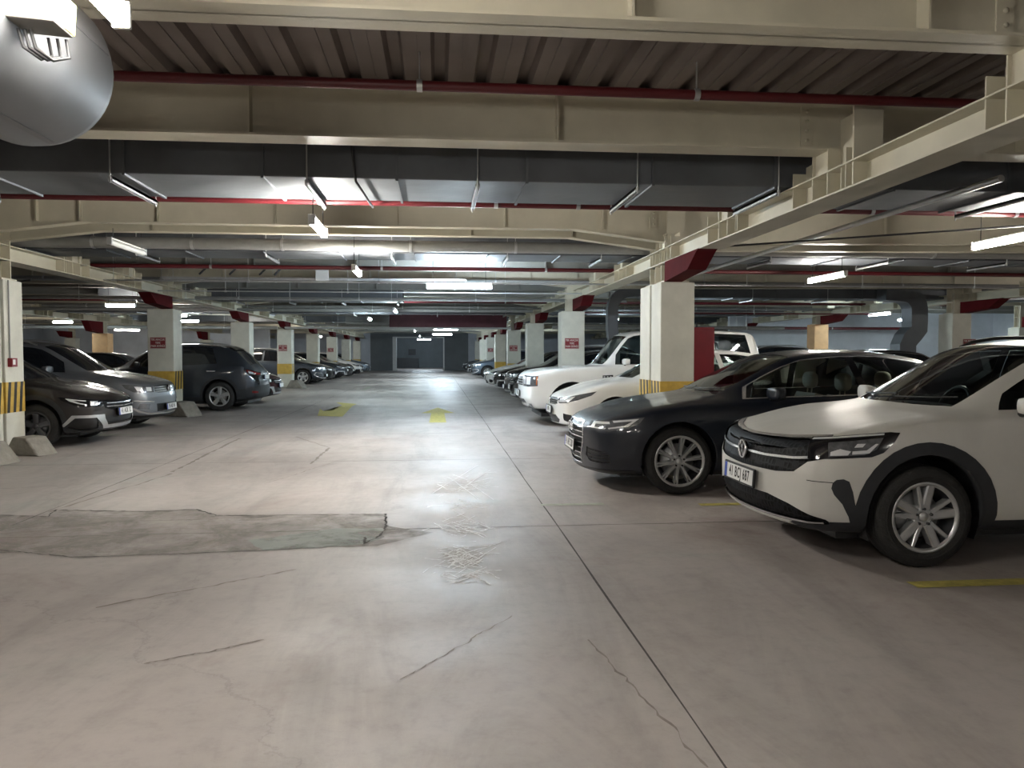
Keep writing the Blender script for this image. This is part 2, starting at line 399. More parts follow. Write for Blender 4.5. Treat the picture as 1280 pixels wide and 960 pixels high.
for i in range(220):
    u = rr.gauss(0, 1); cy = rr.choice([603, 610, 632, 655, 664, 690, 697, 705, 720]) + rr.gauss(0, 4); cx = 580 + u * 17
    L_ = abs(rr.gauss(0, 1)) * 9 + 2; sl = rr.gauss(0, 0.3)
    a = G(cx - L_, cy - L_ * sl); b = G(cx + L_, cy + L_ * sl)
    strip(sc, wander(a, b, 0.01, 6, i), rr.uniform(0.004, 0.012), 0.003 + i * 1e-5, 0, 0.9, i)
tag(sc.build('floor_scratch', M_CHALK), 'chalky white scratches scraped into the lane floor', 'floor scratch', kind='stuff')

# ---- painted marks
M_YLINE = mat('floor_yellow', (0.46, 0.40, 0.10), 0.7, var=0.3, scale=14)
M_PALE = mat('floor_pale_line', (0.37, 0.39, 0.31), 0.7, var=0.2, scale=14)
def mark(pts, m, name, label, cat, group=None):
    mb = MB(); fan(mb, [Vector((p[0], p[1], 0)) for p in pts], 0.004)
    return tag(mb.build(name, m), label, cat, group)
def line(y, x0, x1, m, label, w=0.10):
    mark([(x0, y), (x1, y), (x1, y + w), (x0, y + w)], m, 'bay_line', label, 'road marking')
line(4.22, 2.78, 8.3, M_YLINE, 'yellow bay line on the floor beside the nearest white crossover', 0.12)
line(6.72, 2.35, 8.3, M_YLINE, 'yellow bay line between the white crossover and the navy saloon', 0.10)
line(6.85, 0.92, 1.50, M_PALE, 'short faded pale line in front of the navy saloon', 0.09)
for i, y in enumerate((13.6, 15.9, 20.7, 23.2, 28)):
    line(y, -8.5, -4.2, M_PALE, 'faded bay line on the left, ' + ['between the two nearest left cars', 'behind the silver crossover', 'behind the grey crossover parked tail out', 'behind the dark red car', 'in the empty left bay'][i])
am = MB(); am.add([(-.17, 15.5, .004), (.17, 15.5, .004), (.15, 18.0, .004), (-.15, 18.0, .004), (-.38, 18.0, .004), (.38, 18.0, .004), (0, 19.9, .004)], [(0, 1, 2, 3), (4, 3, 6), (3, 2, 6), (2, 5, 6)])
tag(am.build('lane_arrow', M_YLINE), 'yellow straight-ahead arrow painted on the lane floor', 'road marking')
q = gp([(397, 520), (428, 521), (440, 508), (446, 505), (420, 503), (428, 507), (416, 513), (404, 514), (400, 511)])
mark([(p.x, p.y) for p in q], M_YLINE, 'lane_arrow', 'faded yellow turning arrow painted on the lane floor', 'road marking')
mark([(-2.9, 30), (-2.75, 30), (-2.75, 33), (-2.9, 33)], M_PALE, 'lane_arrow', 'far faded pale stripe along the lane', 'road marking')

# ---- columns
ROWS = [18.2 + 7.1 * i for i in range(7)]
CH = 2.38
M_SIGN = mat('sign_red', (0.20, 0.02, 0.025), 0.5, var=0.08)
M_SIGNW = mat('sign_lettering', (0.62, 0.55, 0.50), 0.6, var=0.05)
_signme = []
def sign(x, y, z, label):
    if not _signme:
        b = MB().bbox(-0.17, 0.17, -0.012, 0, -0.125, 0.125, 0.004).mesh('sign', M_SIGN)
        t = MB()
        for s, zz in (('TEK ARAÇLIK', 0.072), ('YERE', 0.0), ('PARK EDİNİZ', -0.072)):
            v, f = text_mesh(s, 0.062, 0.002, 1.0, 0.80); t.add([(a, bb - 0.014, c + zz) for a, bb, c in v], f)
        fr = MB()
        for (a0, a1, c0, c1) in ((-.165, .165, .117, .12), (-.165, .165, -.12, -.117), (-.165, -.162, -.12, .12), (.162, .165, -.12, .12)): fr.box(a0, a1, -0.0145, -0.012, c0, c1)
        _signme.extend([b, t.mesh('sign_lettering', M_SIGNW), fr.mesh('sign_border', M_SIGNW)])
    e = empty('warning_sign', (x, y, z)); tag(e, label, 'sign', 'red parking signs on the columns')
    for nm, me in zip(('sign_board', 'lettering', 'border'), _signme):
        o = bpy.data.objects.new(nm, me); COL.objects.link(o); o.parent = e
def column(x0, x1, y0, y1, side, label, band=True, haunch=True, h=CH, gx=None, post=True):
    """side: +1 when the lane lies towards +X"""
    cx = (x0 + x1) / 2
    e = empty('column', (cx, (y0 + y1) / 2, 0)); tag(e, label, 'column', kind='structure')
    ox, oy = cx, (y0 + y1) / 2
    def B(mb, name, m): o = mb.build(name, m, e); return o
    X0, X1, Y0, Y1 = x0 - ox, x1 - ox, y0 - oy, y1 - oy
    c = MB(); c.bbox(X0, X1, Y0, Y1, 0, h, 0.018); B(c, 'column_shaft', M_CONC)
    if band:
        b = MB(); b.box(X0 - .003, X1 + .003, Y0 - .003, Y1 + .003, 0.56, 0.98); B(b, 'yellow_band', M_YELLOW)
        s = MB(); fx = X1 + .0045 if side > 0 else X0 - .0045; D = Y1 - Y0
        for k in range(3):
            ya = Y0 + D * (0.03 + 0.32 * k); w = D * 0.15
            s.add([(fx, ya, .56), (fx, ya + w, .56), (fx, ya + w + .05, .98), (fx, ya + .05, .98)], [(0, 1, 2, 3)])
        B(s, 'black_stripe', M_BLACKP)
    if post:   # H section standing on the concrete
        s = MB(); hw = min(.13, (X1 - X0) * .3); hd = min(.14, (Y1 - Y0) * .4)
        for a in (-1, 1): s.box(-hw, hw, a * hd - .008, a * hd + .008, h, DECK_Z)
        s.box(-.006, .006, -hd, hd, h, DECK_Z); s.box(-hw - .05, hw + .05, -hd - .05, hd + .05, h, h + .025)
        s.box(-hw, hw, -hd, hd, 2.66, 2.68); s.box(-hw, hw, -hd, hd, 3.06, 3.08)
        B(s, 'steel_post', M_STEEL)
    if haunch:
        g = 0 if gx is None else gx - ox
        p = [(Y0 + .05, h + .005), (Y0 - .95, h + .07), (Y0 - 1.30, 2.64), (Y0 - 1.38, 2.665), (Y0 + .05, 2.665)]
        s = MB(); s.prism(p, 'x', g - .125, g + .125); B(s, 'red_haunch', M_RED)
    return e
names_l = ['nearest the viewer at the left edge', 'with a red sign between the silver and the grey crossovers', 'behind the grey crossover', 'with yellow band before the empty bay', 'fifth along the left row', 'sixth along the left row', 'seventh along the left row', 'last before the gateway on the left']
column(-6.28, -5.83, 10.60, 11.05, 1, 'pale square column with striped band, nearest on the left', gx=-6.08)
column(-6.28, -5.83, 11.12, 11.60, 1, 'rear twin of the nearest left column, beside the dark brown hatchback', haunch=False)
for i, y in enumerate(ROWS):
    column(-6.50, -5.93, y, y + .58, 1, 'pale concrete column ' + names_l[i + 1], gx=-6.08)
column(3.13, 3.62, 10.70, 11.20, -1, 'large pale column between the navy and white saloons', gx=3.32)
column(3.13, 3.62, 11.27, 11.82, -1, 'rear twin of the large pale column, just behind it', haunch=False)
names_r = ['with a red sign behind the boxy white off-roader', 'grey, third along the right row', 'with a red sign, fourth along the right row', 'fifth along the right row', 'with a small sign, sixth along the right row', 'seventh along the right row', 'last before the gateway on the right']
for i, y in enumerate(ROWS):
    column(2.93, 3.48, y, y + .58, -1, 'pale concrete column ' + names_r[i], gx=3.32)
for k in (0, 2, 4): sign(-6.27, ROWS[k] - .003, 1.62, 'red parking sign on the ' + {0: 'second', 2: 'fourth', 4: 'sixth'}[k] + ' column of the left row')
for k in (0, 2, 4): sign(3.17, ROWS[k] - .003, 1.62, 'red parking sign on the ' + {0: 'second', 2: 'fourth', 4: 'sixth'}[k] + ' column of the right row')
sign(13.2, ROWS[0] - .004, 1.62, 'red parking sign on the far right column beyond the nearest white crossover')
M_ORANGE = mat('tan_column', (0.55, 0.33, 0.16), 0.7, var=0.1)
for i, y in enumerate([11.1] + ROWS[:6]):
    e = column(-13.7, -13.1, y, y + .55, -1, 'outer concrete column of the far left rows, ' + ['level with the nearest pair', 'level with the second pair', 'level with the third pair', 'level with the fourth pair', 'level with the fifth pair', 'level with the sixth pair', 'level with the seventh pair'][i], band=False, h=2.2, gx=-13.4)
    e = column(12.75, 13.25, y, y + .55, -1, 'outer concrete column of the far right rows, ' + ['level with the nearest pair', 'level with the second pair', 'level with the third pair', 'level with the fourth pair', 'level with the fifth pair', 'level with the sixth pair', 'level with the seventh pair'][i], band=False, h=2.38, gx=13.1)
for i, y in enumerate(ROWS[:5]):
    column(-21.2, -20.6, y, y + .55, -1, 'outermost left column, ' + ['level with the second pair', 'level with the third pair', 'level with the fourth pair', 'level with the fifth pair', 'level with the sixth pair'][i], band=False, h=2.3, gx=-20.9)
    if y < 30: column(20.2, 20.7, y, y + .55, -1, 'outermost right column, ' + ['level with the second pair', 'level with the third pair'][i], band=False, h=2.3, gx=20.45)
for o in list(bpy.data.objects):   # two of the outer columns are painted tan
    if o.name.startswith('column_shaft') and o.parent and ((abs(o.parent.location.x + 13.4) < .1 and abs(o.parent.location.y - 32.67) < .5) or (abs(o.parent.location.x - 13.0) < .1 and abs(o.parent.location.y - 25.57) < .5)):
        o.data.materials[0] = M_ORANGE

# ---- longitudinal girders (shallow) with stub posts under each cross beam
BEAMS = [1.7, 4.06, 6.36, 8.6] + [11.0, 13.55, 15.9] + [18.4 + 2.366 * i for i in range(20)]
BEAMS = [b for b in BEAMS if b < 65.5]
def girder(xc, label, y0=YB, y1=YF, side=-1):
    g = MB(); z0, z1 = 2.66, 2.88
    g.box(xc - .16, xc + .16, y0, y1, z0, z0 + .014); g.box(xc - .14, xc + .14, y0, y1, z1 - .012, z1); g.box(xc - .005, xc + .005, y0, y1, z0, z1)
    tops = MB()
    for b in BEAMS:
        if not (y0 < b < y1): continue
        for dy in ((-.42, -.13, .13, .50) if b > 5 else (-.13, .13, .30)):
            tops.box(xc - .13, xc + .13, b + dy - .006, b + dy + .006, z0, 3.06 if abs(dy) < .2 else 3.0)
        tops.box(xc - .006, xc + .006, b - (.42 if b > 5 else .13), b + (.50 if b > 5 else .30), z1, 3.06)
        for dx in (-.10, .10): tops.box(xc + dx - .005, xc + dx + .005, b - .13, b + .13, z1, 3.06)
        tops.box(xc - .11, xc + .11, b - .32, b - .31, z0, z1)
    g.v, g.f, g.m, g.sm = g.v, g.f, g.m, g.sm
    o = g.build('girder', M_STEEL); tag(o, label, 'girder', kind='structure')
    tops.build('stub_post', M_STEEL, o)
girder(3.36, 'cream steel girder running over the right column row'); girder(-6.08, 'cream steel girder running over the left column row')
pl_ = MB().box(3.34, 3.38, 5.86, 6.23, 2.88, 3.30).box(3.24, 3.48, 5.84, 5.86, 2.66, 3.30); tag(pl_.build('gusset_plate', M_STEEL), 'broad cream gusset plate on the right girder before the second beam', 'plate', kind='structure')
girder(13.2, 'steel girder over the far right columns'); girder(-13.4, 'steel girder over the far left columns')

# ---- cross beams
def xbeam(y, z0, z1, x0, x1, fw, name, label, m=M_STEEL, stiff=(), cope=None):
    b = MB(); xs = [x0, x1]
    if cope:   # haunch: the bottom flange dips towards the columns
        (ca, cb, dz, run) = cope
        xs = [x0, ca - run * 0 - .45, ca - .1, ca + run, cb - run, cb + .1, cb + .45, x1]
        zs = [z0, z0 - dz, z0 - dz, z0, z0, z0 - dz, z0 - dz, z0]
    else: zs = [z0, z0]
    for i in range(len(xs) - 1):
        a, c, za, zc = xs[i], xs[i + 1], zs[i], zs[i + 1]
        for (ya, yb, t0, t1) in ((y - fw / 2, y + fw / 2, 0, .018), (y - .005, y + .005, 0, None)):
            ta, tb = (za + t1, zc + t1) if t1 else (z1, z1)
            v = [(a, ya, za), (a, yb, za), (a, yb, ta), (a, ya, ta), (c, ya, zc), (c, yb, zc), (c, yb, tb), (c, ya, tb)]
            b.add(v, [(0, 1, 2, 3), (7, 6, 5, 4), (0, 4, 5, 1), (1, 5, 6, 2), (2, 6, 7, 3), (3, 7, 4, 0)])
    b.box(x0, x1, y - fw / 2, y + fw / 2, z1 - .018, z1)
    o = b.build(name, m); tag(o, label, 'beam', kind='structure')
    st = MB()
    for sx in stiff: st.box(sx - .006, sx + .006, y - fw / 2 + .01, y + fw / 2 - .01, z0 + .01, z1 - .01)
    # bolted end plates at the girders
    for gx in (3.32, -6.08):
        for d in (-.22, .22):
            st.box(gx + d - .05, gx + d + .05, y - .017, y + .017, z0 + .05, z1 - .05)
            for k in range(4): st.lathe([(0, -.018), (.014, -.018), (.014, 0)], 'y', 8, (gx + d, y - .012, z0 + .1 + k * .08))
    if stiff or True: st.build('stiffener', m, o)
    return o
ord_ = ['first', 'second', 'third', 'fourth', 'fifth', 'sixth', 'seventh', 'eighth', 'ninth', 'tenth', 'eleventh', 'twelfth', 'thirteenth', 'fourteenth', 'fifteenth', 'sixteenth', 'seventeenth', 'eighteenth', 'nineteenth', 'twentieth', 'twenty-first', 'twenty-second', 'twenty-third', 'twenty-fourth', 'twenty-fifth', 'twenty-sixth', 'twenty-seventh']
STF = [-20, -16, -12, -9, -4.9, -3.6, -1.6, 0.83, 2.2, 5.2, 8, 11, 15, 19]
for i, y in enumerate(BEAMS):
    lab = 'cream steel cross beam under the deck, %s from the viewer' % ord_[i]
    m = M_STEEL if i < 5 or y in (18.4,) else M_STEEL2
    if abs(y - 11.0) < .01:
        xbeam(y, 3.13, 3.495, XL, XR, .16, 'ceiling_beam', lab, M_STEEL, [-5.3, -4.75, -3.75, -2.2, -.55, .95, 2.35, 4.6, 6.6, 9, 12], cope=(-5.95, 3.2, .17, 1.25))
        o = xbeam(y + .52, 3.09, 3.40, XL, XR, .16, 'ceiling_beam', 'cream twin beam just behind the one over the large pale column', M_STEEL, [-4, -1.4, .5, 2, 4, 7], cope=(-5.95, 3.2, .17, 1.25))
    elif any(abs(y - r - .2) < .02 or abs(y - r) < .35 for r in ROWS):
        xbeam(y, 3.10, 3.495, XL, XR, .18, 'ceiling_beam', lab, M_STEEL, STF, cope=(-6.0, 3.1, .17, 1.2))
    else:
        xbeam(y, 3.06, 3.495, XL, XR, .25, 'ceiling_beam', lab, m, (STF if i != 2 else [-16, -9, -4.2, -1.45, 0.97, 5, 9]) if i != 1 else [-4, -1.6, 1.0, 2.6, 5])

# ---- ducts
def duct(y0, y1, z0, z1, x0, x1, label, straps, strap_m=M_DUCT):
    e = empty('air_duct', ((x0 + x1) / 2, (y0 + y1) / 2, z0)); tag(e, label, 'duct'); ox, oy = (x0 + x1) / 2, (y0 + y1) / 2
    d = MB(); step = 1.15; x = x0; k = 0
    while x < x1 - .01:
        xe = min(x + step, x1); d.bbox(x - ox + .003, xe - ox - .003, y0 - oy, y1 - oy, 0, z1 - z0, .012); x = xe; k += 1
    d.build('duct_body', M_DUCT, e)
    f = MB(); a, b = y0 - oy - .018, y1 - oy + .018; f.box(-.012, .012, a, b, -.018, z1 - z0 + .018)
    x = x0 + step; fme = f.mesh('joint_flange', M_DUCT)
    while x < x1 - .1:
        o = bpy.data.objects.new('joint_flange', fme); COL.objects.link(o); o.parent = e; o.location = (x - ox, 0, 0); x += step
    for sx in straps:
        s = MB(); a = sx - ox
        s.box(a - .018, a + .018, y0 - oy - .03, y1 - oy + .03, -.055, -.03)
        s.box(a - .018, a - .014, y0 - oy - .03, y1 - oy + .03, -.075, -.03); s.box(a + .014, a + .018, y0 - oy - .03, y1 - oy + .03, -.075, -.03)
        s.tube([(a, y0 - oy - .035, -.09), (a, y0 - oy - .035, DECK_Z - z0)], .007, 6); s.tube([(a, y1 - oy + .035, -.09), (a, y1 - oy + .035, DECK_Z - z0)], .007, 6)
        s.build('duct_hanger', M_ZINC, e)
    return e
duct(6.95, 7.95, 2.90, 3.36, -13, 15, 'wide galvanised air duct crossing the lane overhead', [-9, -6.6, -4.2, -2.75, -1.12, .36, 1.80, 3.12, 5.6, 7.6, 9.8, 12])
duct(12.25, 13.15, 2.93, 3.36, -13, 15, 'second galvanised air duct, over the white saloon', [-7, -4.5, -2.6, -.7, 1.1, 2.6, 5.4, 7.4, 9.5])
duct(21.7, 22.5, 2.83, 3.2, -9, -.95, 'short silver air duct ending over the lane', [-8, -6.6, -5.4, -4.0, -2.6, -1.1], M_ZINC)
duct(28.6, 29.5, 2.85, 3.2, -14, 14, 'distant grey air duct crossing the lane', [-9, -6, -3, 0, 2.5])
duct(36.2, 37.0, 2.85, 3.2, -14, 14, 'farthest grey air duct crossing the lane', [-9, -6, -3, 0, 2.5])
duct(19.2, 20.0, 2.80, 3.04, 5.2, 18, 'galvanised air duct over the far right bays', [6, 8, 10, 12])

def sweep_rect(mb, pts, hw, hd, wdir=Vector((0, 1, 0))):
    """rectangular duct swept along points; hw across wdir, hd the other way"""
    pts = [Vector(p) for p in pts]; vs = []; n = len(pts)
    for i, p in enumerate(pts):
        t = (pts[min(i + 1, n - 1)] - pts[max(i - 1, 0)]).normalized(); u = t.cross(wdir).normalized()
        for a, b in ((-1, -1), (1, -1), (1, 1), (-1, 1)): vs.append(p + wdir * a * hw + u * b * hd)
    fs = [(i * 4 + k, i * 4 + (k + 1) % 4, i * 4 + 4 + (k + 1) % 4, i * 4 + 4 + k) for i in range(n - 1) for k in range(4)] + [(0, 1, 2, 3), tuple(range(4 * n - 1, 4 * n - 5, -1))]
    mb.add(vs, fs)
def elbow(x, y, label, s=1, off=.3, top=2.95, bot=1.7, hw=.22):
    d = MB(); pts = [(x + s * .9, y, top), (x + s * .45, y, top - .03)] + [(x + s * (.45 - .45 * math.sin(a)), y, top - .03 - .45 * (1 - math.cos(a))) for a in [i * PI / 12 for i in range(1, 7)]]
    pts += [(x, y, 2.2), (x, y, 2.0), (x - s * off * .3, y, 1.9), (x - s * off * .75, y, 1.75), (x - s * off, y, 1.6), (x - s * off, y, bot)]
    sweep_rect(d, pts, hw, hw)
    o = d.build('duct_drop', M_DUCT); tag(o, label, 'duct')
elbow(4.35, 19.15, 'bent silver duct drop behind the sign column on the right', off=-.05, bot=.95, hw=.13)
elbow(12.2, 18.9, 'bent silver duct drop beside the far right column', -1, off=-.3, bot=1.0)

# ---- pipes
def pipe(pts, r, m, name, label, cat='pipe', group=None, clamps=(), n=10):
    o = MB().tube(pts, r, n).build(name, m); tag(o, label, cat, group)
    for c in clamps:
        k = MB(); k.tube([(c - .02, pts[0][1], pts[0][2]), (c + .02, pts[0][1], pts[0][2])], r + .008, 10)
        k.tube([(c, pts[0][1], pts[0][2] + r), (c, pts[0][1], DECK_Z)], .006, 6); k.build('pipe_clamp', M_ZINC, o)
    return o
pipe([(-7, 5.62, 3.265), (3.15, 5.62, 3.265), (16, 5.62, 3.265)], .036, M_REDPIPE, 'sprinkler_pipe', 'red sprinkler pipe nearest the viewer, in front of the second beam', clamps=(-3.0, -.12, 1.9))
pipe([(-16, 8.25, 2.945), (16, 8.25, 2.945)], .036, M_REDPIPE, 'sprinkler_pipe', 'long red sprinkler pipe behind the wide overhead duct', clamps=(-7, -4.8, -1.2, .62, 1.5, 4.8, 6.5))
pipe([(-16, 11.95, 3.0), (16, 11.95, 3.0)], .085, M_GREYPIPE, 'drain_pipe', 'fat grey pipe crossing the lane behind the twin beam', clamps=(-5, -3.6, -2.3, -.4, 1.2, 5, 8), n=14)
pipe([(-16, 14.3, 2.92), (16, 14.3, 2.92)], .036, M_REDPIPE, 'sprinkler_pipe', 'third red sprinkler pipe, over the boxy white off-roader', clamps=(-4, -1, 2))
pipe([(-16, 22.9, 2.9), (16, 22.9, 2.9)], .04, M_REDPIPE, 'sprinkler_pipe', 'distant red sprinkler pipe behind the short silver duct', clamps=(-4, -1, 2))
pipe([(-16, 20.3, 2.78), (5.0, 20.3, 2.78)], .045, M_GREYPIPE, 'drain_pipe', 'slim grey pipe in front of the short silver duct', clamps=(-5, -2, 1, 4))
pipe([(-16, 24.4, 2.72), (3, 24.4, 2.72)], .05, M_GREYPIPE, 'drain_pipe', 'distant slim grey pipe beyond the short silver duct', clamps=(-5, -2, 1))
pipe([(4.6, 6, 2.80), (4.6, 17, 2.80)], .03, M_ZINC, 'conduit', 'thin conduit running away above the right bays')
pipe([(3.62, 9.7, 2.74), (8.2, 7.0, 2.80)], .012, M_DARK, 'cable', 'black cable slung from the right girder to the right bays')
pipe([(-6.2, 12.6, 2.5), (-8.5, 15, 2.55), (-12, 18.6, 2.45)], .014, M_DARK, 'cable', 'dark cable sagging over the left bays')
# black droppers by the duct
pipe([(-.75, 6.89, 3.3), (-.70, 6.89, 2.86), (-.66, 7.9, 2.86), (-.66, 8.18, 2.88)], .011, M_DARK, 'cable', 'black cable bent down the face of the wide duct')
for k, (yy, zz, rr_, m_, x0_, x1_) in enumerate([(14.9, 2.72, .016, M_ZINC, -12, 14), (16.0, 2.62, .012, M_ZINC, -5.5, 3), (17.4, 2.98, .05, M_GREYPIPE, -12, 14), (19.0, 2.66, .014, M_ZINC, -12, 3), (25.0, 2.86, .045, M_GREYPIPE, -12, 14), (26.4, 2.84, .02, M_ZINC, -5.5, 12.5), (30.4, 3.0, .05, M_GREYPIPE, -5.6, 2.9), (23.6, 2.64, .022, M_REDPIPE, 3.8, 14), (33.5, 2.6, .05, M_GREYPIPE, -5.5, 2.9)]):
    pipe([(x0_, yy, zz), (x1_, yy, zz)], rr_, m_, 'service_pipe', 'thin service pipe crossing under the beams, ' + ord_[k] + ' of nine from the viewer', clamps=[x0_ + 1.3 + j_ * 2.4 for j_ in range(int((x1_ - x0_ - 1.5) / 2.4))])
pipe([(-23, 27.5, 2.35), (-14.2, 27.5, 2.35)], .05, M_REDPIPE, 'sprinkler_pipe', 'low red pipe far out on the left', clamps=(-21, -18, -15.5))
pipe([(-23.5, 34.0, 2.5), (-6.8, 34.0, 2.5)], .07, M_GREYPIPE, 'drain_pipe', 'low grey pipe far out on the left', clamps=(-21, -17, -12, -9))
pipe([(7.5, 30.3, 2.42), (19.5, 30.3, 2.42)], .06, M_REDPIPE, 'sprinkler_pipe', 'low red pipe before the pale bluish inner wall', clamps=(9, 12, 16))
pipe([(4, 26.9, 2.30), (12.4, 26.9, 2.30)], .07, M_GREYPIPE, 'drain_pipe', 'low grey pipe over the back row on the right', clamps=(5, 8, 11))
# cable tray with bundles
ct = empty('cable_tray', (-2.0, 16.6, 2.90)); tag(ct, 'perforated cable tray crossing the lane behind the ceiling lamps', 'cable tray')
b = MB(); b.box(-3.6, 2.6, -.1, .1, 0, .006); b.box(-3.6, 2.6, -.103, -.1, 0, .05); b.box(-3.6, 2.6, .1, .103, 0, .05)
for k in range(52): b.box(-3.55 + k * .12, -3.50 + k * .12, -.106, -.103, .015, .035)
b.build('tray', M_ZINC, ct)
for k in (-3.4, -1.4, .6, 2.4): MB().tube([(k, 0, 0), (k, 0, .62)], .006, 6).build('hanger_rod', M_ZINC, ct)
for k in range(4): MB().tube([(-3.6, -.07 + k * .045, .02), (-1, -.06 + k * .04, .022), (2.6, -.07 + k * .045, .02)], .012, 6).build('tray_cable', M_DARK, ct)
tag(MB().bbox(-2.5, -2.24, 16.38, 16.48, 2.88, 3.12, .01).tube([(-2.37, 16.43, 3.1), (-2.37, 16.43, 3.5)], .008, 6).build('junction_box', M_WHITE), 'small white junction box below the cable tray', 'junction box')
for k, (xx) in enumerate((-4.6, -4.0, -3.4, -3.1)):
    pipe([(xx, 16.7, 3.45), (xx - .08, 16.6, 3.2), (xx - .25, 16.5, 3.0)], .02, M_DARK, 'cable', 'black cable drooping to the cable tray, ' + ['leftmost', 'second from left', 'third from left', 'rightmost'][k] + ' of four')

# ---- smoke curtain & louvre far down the lane
tag(MB().bbox(-1.95, 2.85, 32.0, 32.12, 2.46, 3.06, .02).box(-1.5, -1.4, 32.03, 32.09, 3.0, 3.5).box(2.3, 2.4, 32.03, 32.09, 3.0, 3.5).build('smoke_curtain', mat('curtain_maroon', (0.09, 0.022, 0.032), 0.6, var=0.3, scale=2)), 'dark maroon board hung across the lane far away', 'smoke curtain')
lv = MB()
for k in range(5): lv.box(-3.7, -1.97, 32.0, 32.1, 2.60 + k * .11, 2.66 + k * .11)
lv.box(-3.72, -1.96, 32.11, 32.14, 2.58, 3.10); lv.box(-3.6, -3.5, 32.11, 32.14, 3.0, 3.5); lv.box(-2.2, -2.1, 32.11, 32.14, 3.0, 3.5)
tag(lv.build('louvre', M_GREYPIPE), 'pale slatted louvre left of the maroon board', 'louvre')
tag(MB().box(-6, 3, 31.4, 31.7, 2.38, 2.45).build('light_bar', M_GREYPIPE), 'pale steel bar below the maroon board', 'bar')

# ---- lamps
DUCTS = [(6.95, 7.95, 2.90, -13, 15), (12.25, 13.15, 2.93, -13, 15), (21.7, 22.5, 2.83, -9, -.95), (28.6, 29.5, 2.85, -14, 14), (36.2, 37.0, 2.85, -14, 14), (19.2, 20.0, 2.8, 5.2, 18)]
def lamp(x, y, z, along, label, m=M_TUBE, lit=True, name='tube_lamp', ln=1.0):
    e = empty(name, (x, y, z), 0 if along == 'y' else PI / 2); tag(e, label, 'lamp', 'tube lamps hung from the ceiling')
    MB().bbox(-.022, .022, -.63 * ln, .63 * ln, .042, .066, .006).build('housing', M_WHITE, e)
    c = MB(); c.lathe([(0, -.61 * ln), (.028, -.61 * ln), (.036, -.61 * ln + .03), (.036, .61 * ln - .03), (.028, .61 * ln), (0, .61 * ln)], 'y', 12); c.build('tube', m if lit else M_WHITE, e)
    for s in (-1, 1):
        MB().bbox(-.034, .034, s * .62 * ln - .012, s * .62 * ln + .012, -.034, .066, .006).build('end_cap', M_WHITE if lit else M_ZINC, e)
        hx, hy = (x, y + s * .5 * ln) if along == 'y' else (x - s * .5 * ln, y); top = DECK_Z
        for d0, d1, dz, dx0, dx1 in DUCTS:
            if d0 - .03 < hy < d1 + .03 and dx0 < hx < dx1: top = dz
        for b in BEAMS:
            if abs(hy - b) < .14: top = min(top, 3.06)
        MB().tube([(0, s * .5 * ln, .06), (0, s * .5 * ln, top - z)], .005, 6).build('hanger_rod', M_DARK, e)
    return e
lane = [(-6.0, 1), (-1.8, 1), (2.48, 1), (7.95, .66), (12.05, .7), (22.8, 1), (35.0, 1), (42, 1), (54, 1)]
wh = ['behind the viewer far', 'behind the viewer near', 'beside the silver fan at top left', 'bright, nearest one beyond the wide duct', 'second one beyond the wide duct', 'tiny, before the maroon board', 'behind the maroon board', 'far down the lane before the gateway', 'last in the lane before the gateway']
for (y, l), w in zip(lane, wh): lamp(-1.18 if y < 10 else -1.22, y, 2.62, 'y', 'white tube lamp hung along the lane, ' + w, M_TUBEB if 5 < y < 15 else (M_TUBEF if y > 15 else M_TUBE), ln=l)
lamp(0.42, 14.85, 2.64, 'x', 'bright cool tube lamp hung square across the lane', M_TUBEC)
lamp(-2.45, 28.5, 2.64, 'y', 'small bright tube lamp left of the maroon board', M_TUBEF)
lamp(-1.2, 70.5, 2.7, 'x', 'bright tube lamp in the room beyond the gateway', M_TUBEC)
lamp(0.42, 40, 2.64, 'x', 'far tube lamp hung square across the lane behind the maroon board', M_TUBEC)
lamp(0.3, 50, 2.64, 'x', 'farther tube lamp hung square across the lane', M_TUBEC)
for i, (x, y, m) in enumerate([(6.5, -3.5, M_TUBE), (6.5, 8.3, M_TUBE), (6.6, 12.7, M_TUBE), (6.5, 20.5, M_TUBEF), (6.5, 28.1, M_TUBEF), (6.5, 40, M_TUBEF), (6.5, 52, M_TUBEF), (14.3, 24, M_TUBEF), (17.5, 27.5, M_TUBEF), (17, 12, M_TUBE), (17, 18, M_TUBE)]):
    lamp(x, y, 2.66, 'y', 'tube lamp over the right bays, ' + ['behind the viewer', 'at the right edge of the view', 'over the navy saloon', 'third beyond the navy saloon', 'fourth beyond the navy saloon', 'fifth beyond the navy saloon', 'last before the end wall', 'past the outer right columns', 'added to brighten the pale bluish inner wall', 'far out on the right, nearer one', 'far out on the right, farther one'][i], m)  # the lamp by the inner wall is added to brighten that wall
for i, (x, y, al, m) in enumerate([(-8.15, 21, 'x', M_TUBE), (-8.5, 26.3, 'x', M_TUBE), (-14.6, 32, 'x', M_TUBEF), (-9.4, 30.6, 'x', M_TUBEF), (-17, 27, 'y', M_TUBEW), (-20, 36, 'x', M_TUBEW), (-8.5, 35, 'x', M_TUBEW), (-8.5, 45, 'x', M_TUBE), (-16, 42, 'x', M_TUBE), (-8.5, 56, 'x', M_TUBE), (-9.2, 3.5, 'y', M_TUBE)]):
    lamp(x, y, 2.62, al, ln=.6 if x > -15 else 1.0, m=m, label='tube lamp over the left bays, ' + ['bright, left of the second column', 'right of the second column', 'low and far near the tan column', 'short one beside the second column', 'warm, far out left', 'warm, farthest out left', 'warm, behind the third column', 'over the far dark cars', 'far out beyond the tan column', 'last before the end wall', 'outside the view at left'][i])
# unlit battens and bare brackets seen in the picture
lamp(-4.35, 11.5, 2.86, 'y', 'unlit grey batten hung over the left side of the lane', lit=False)

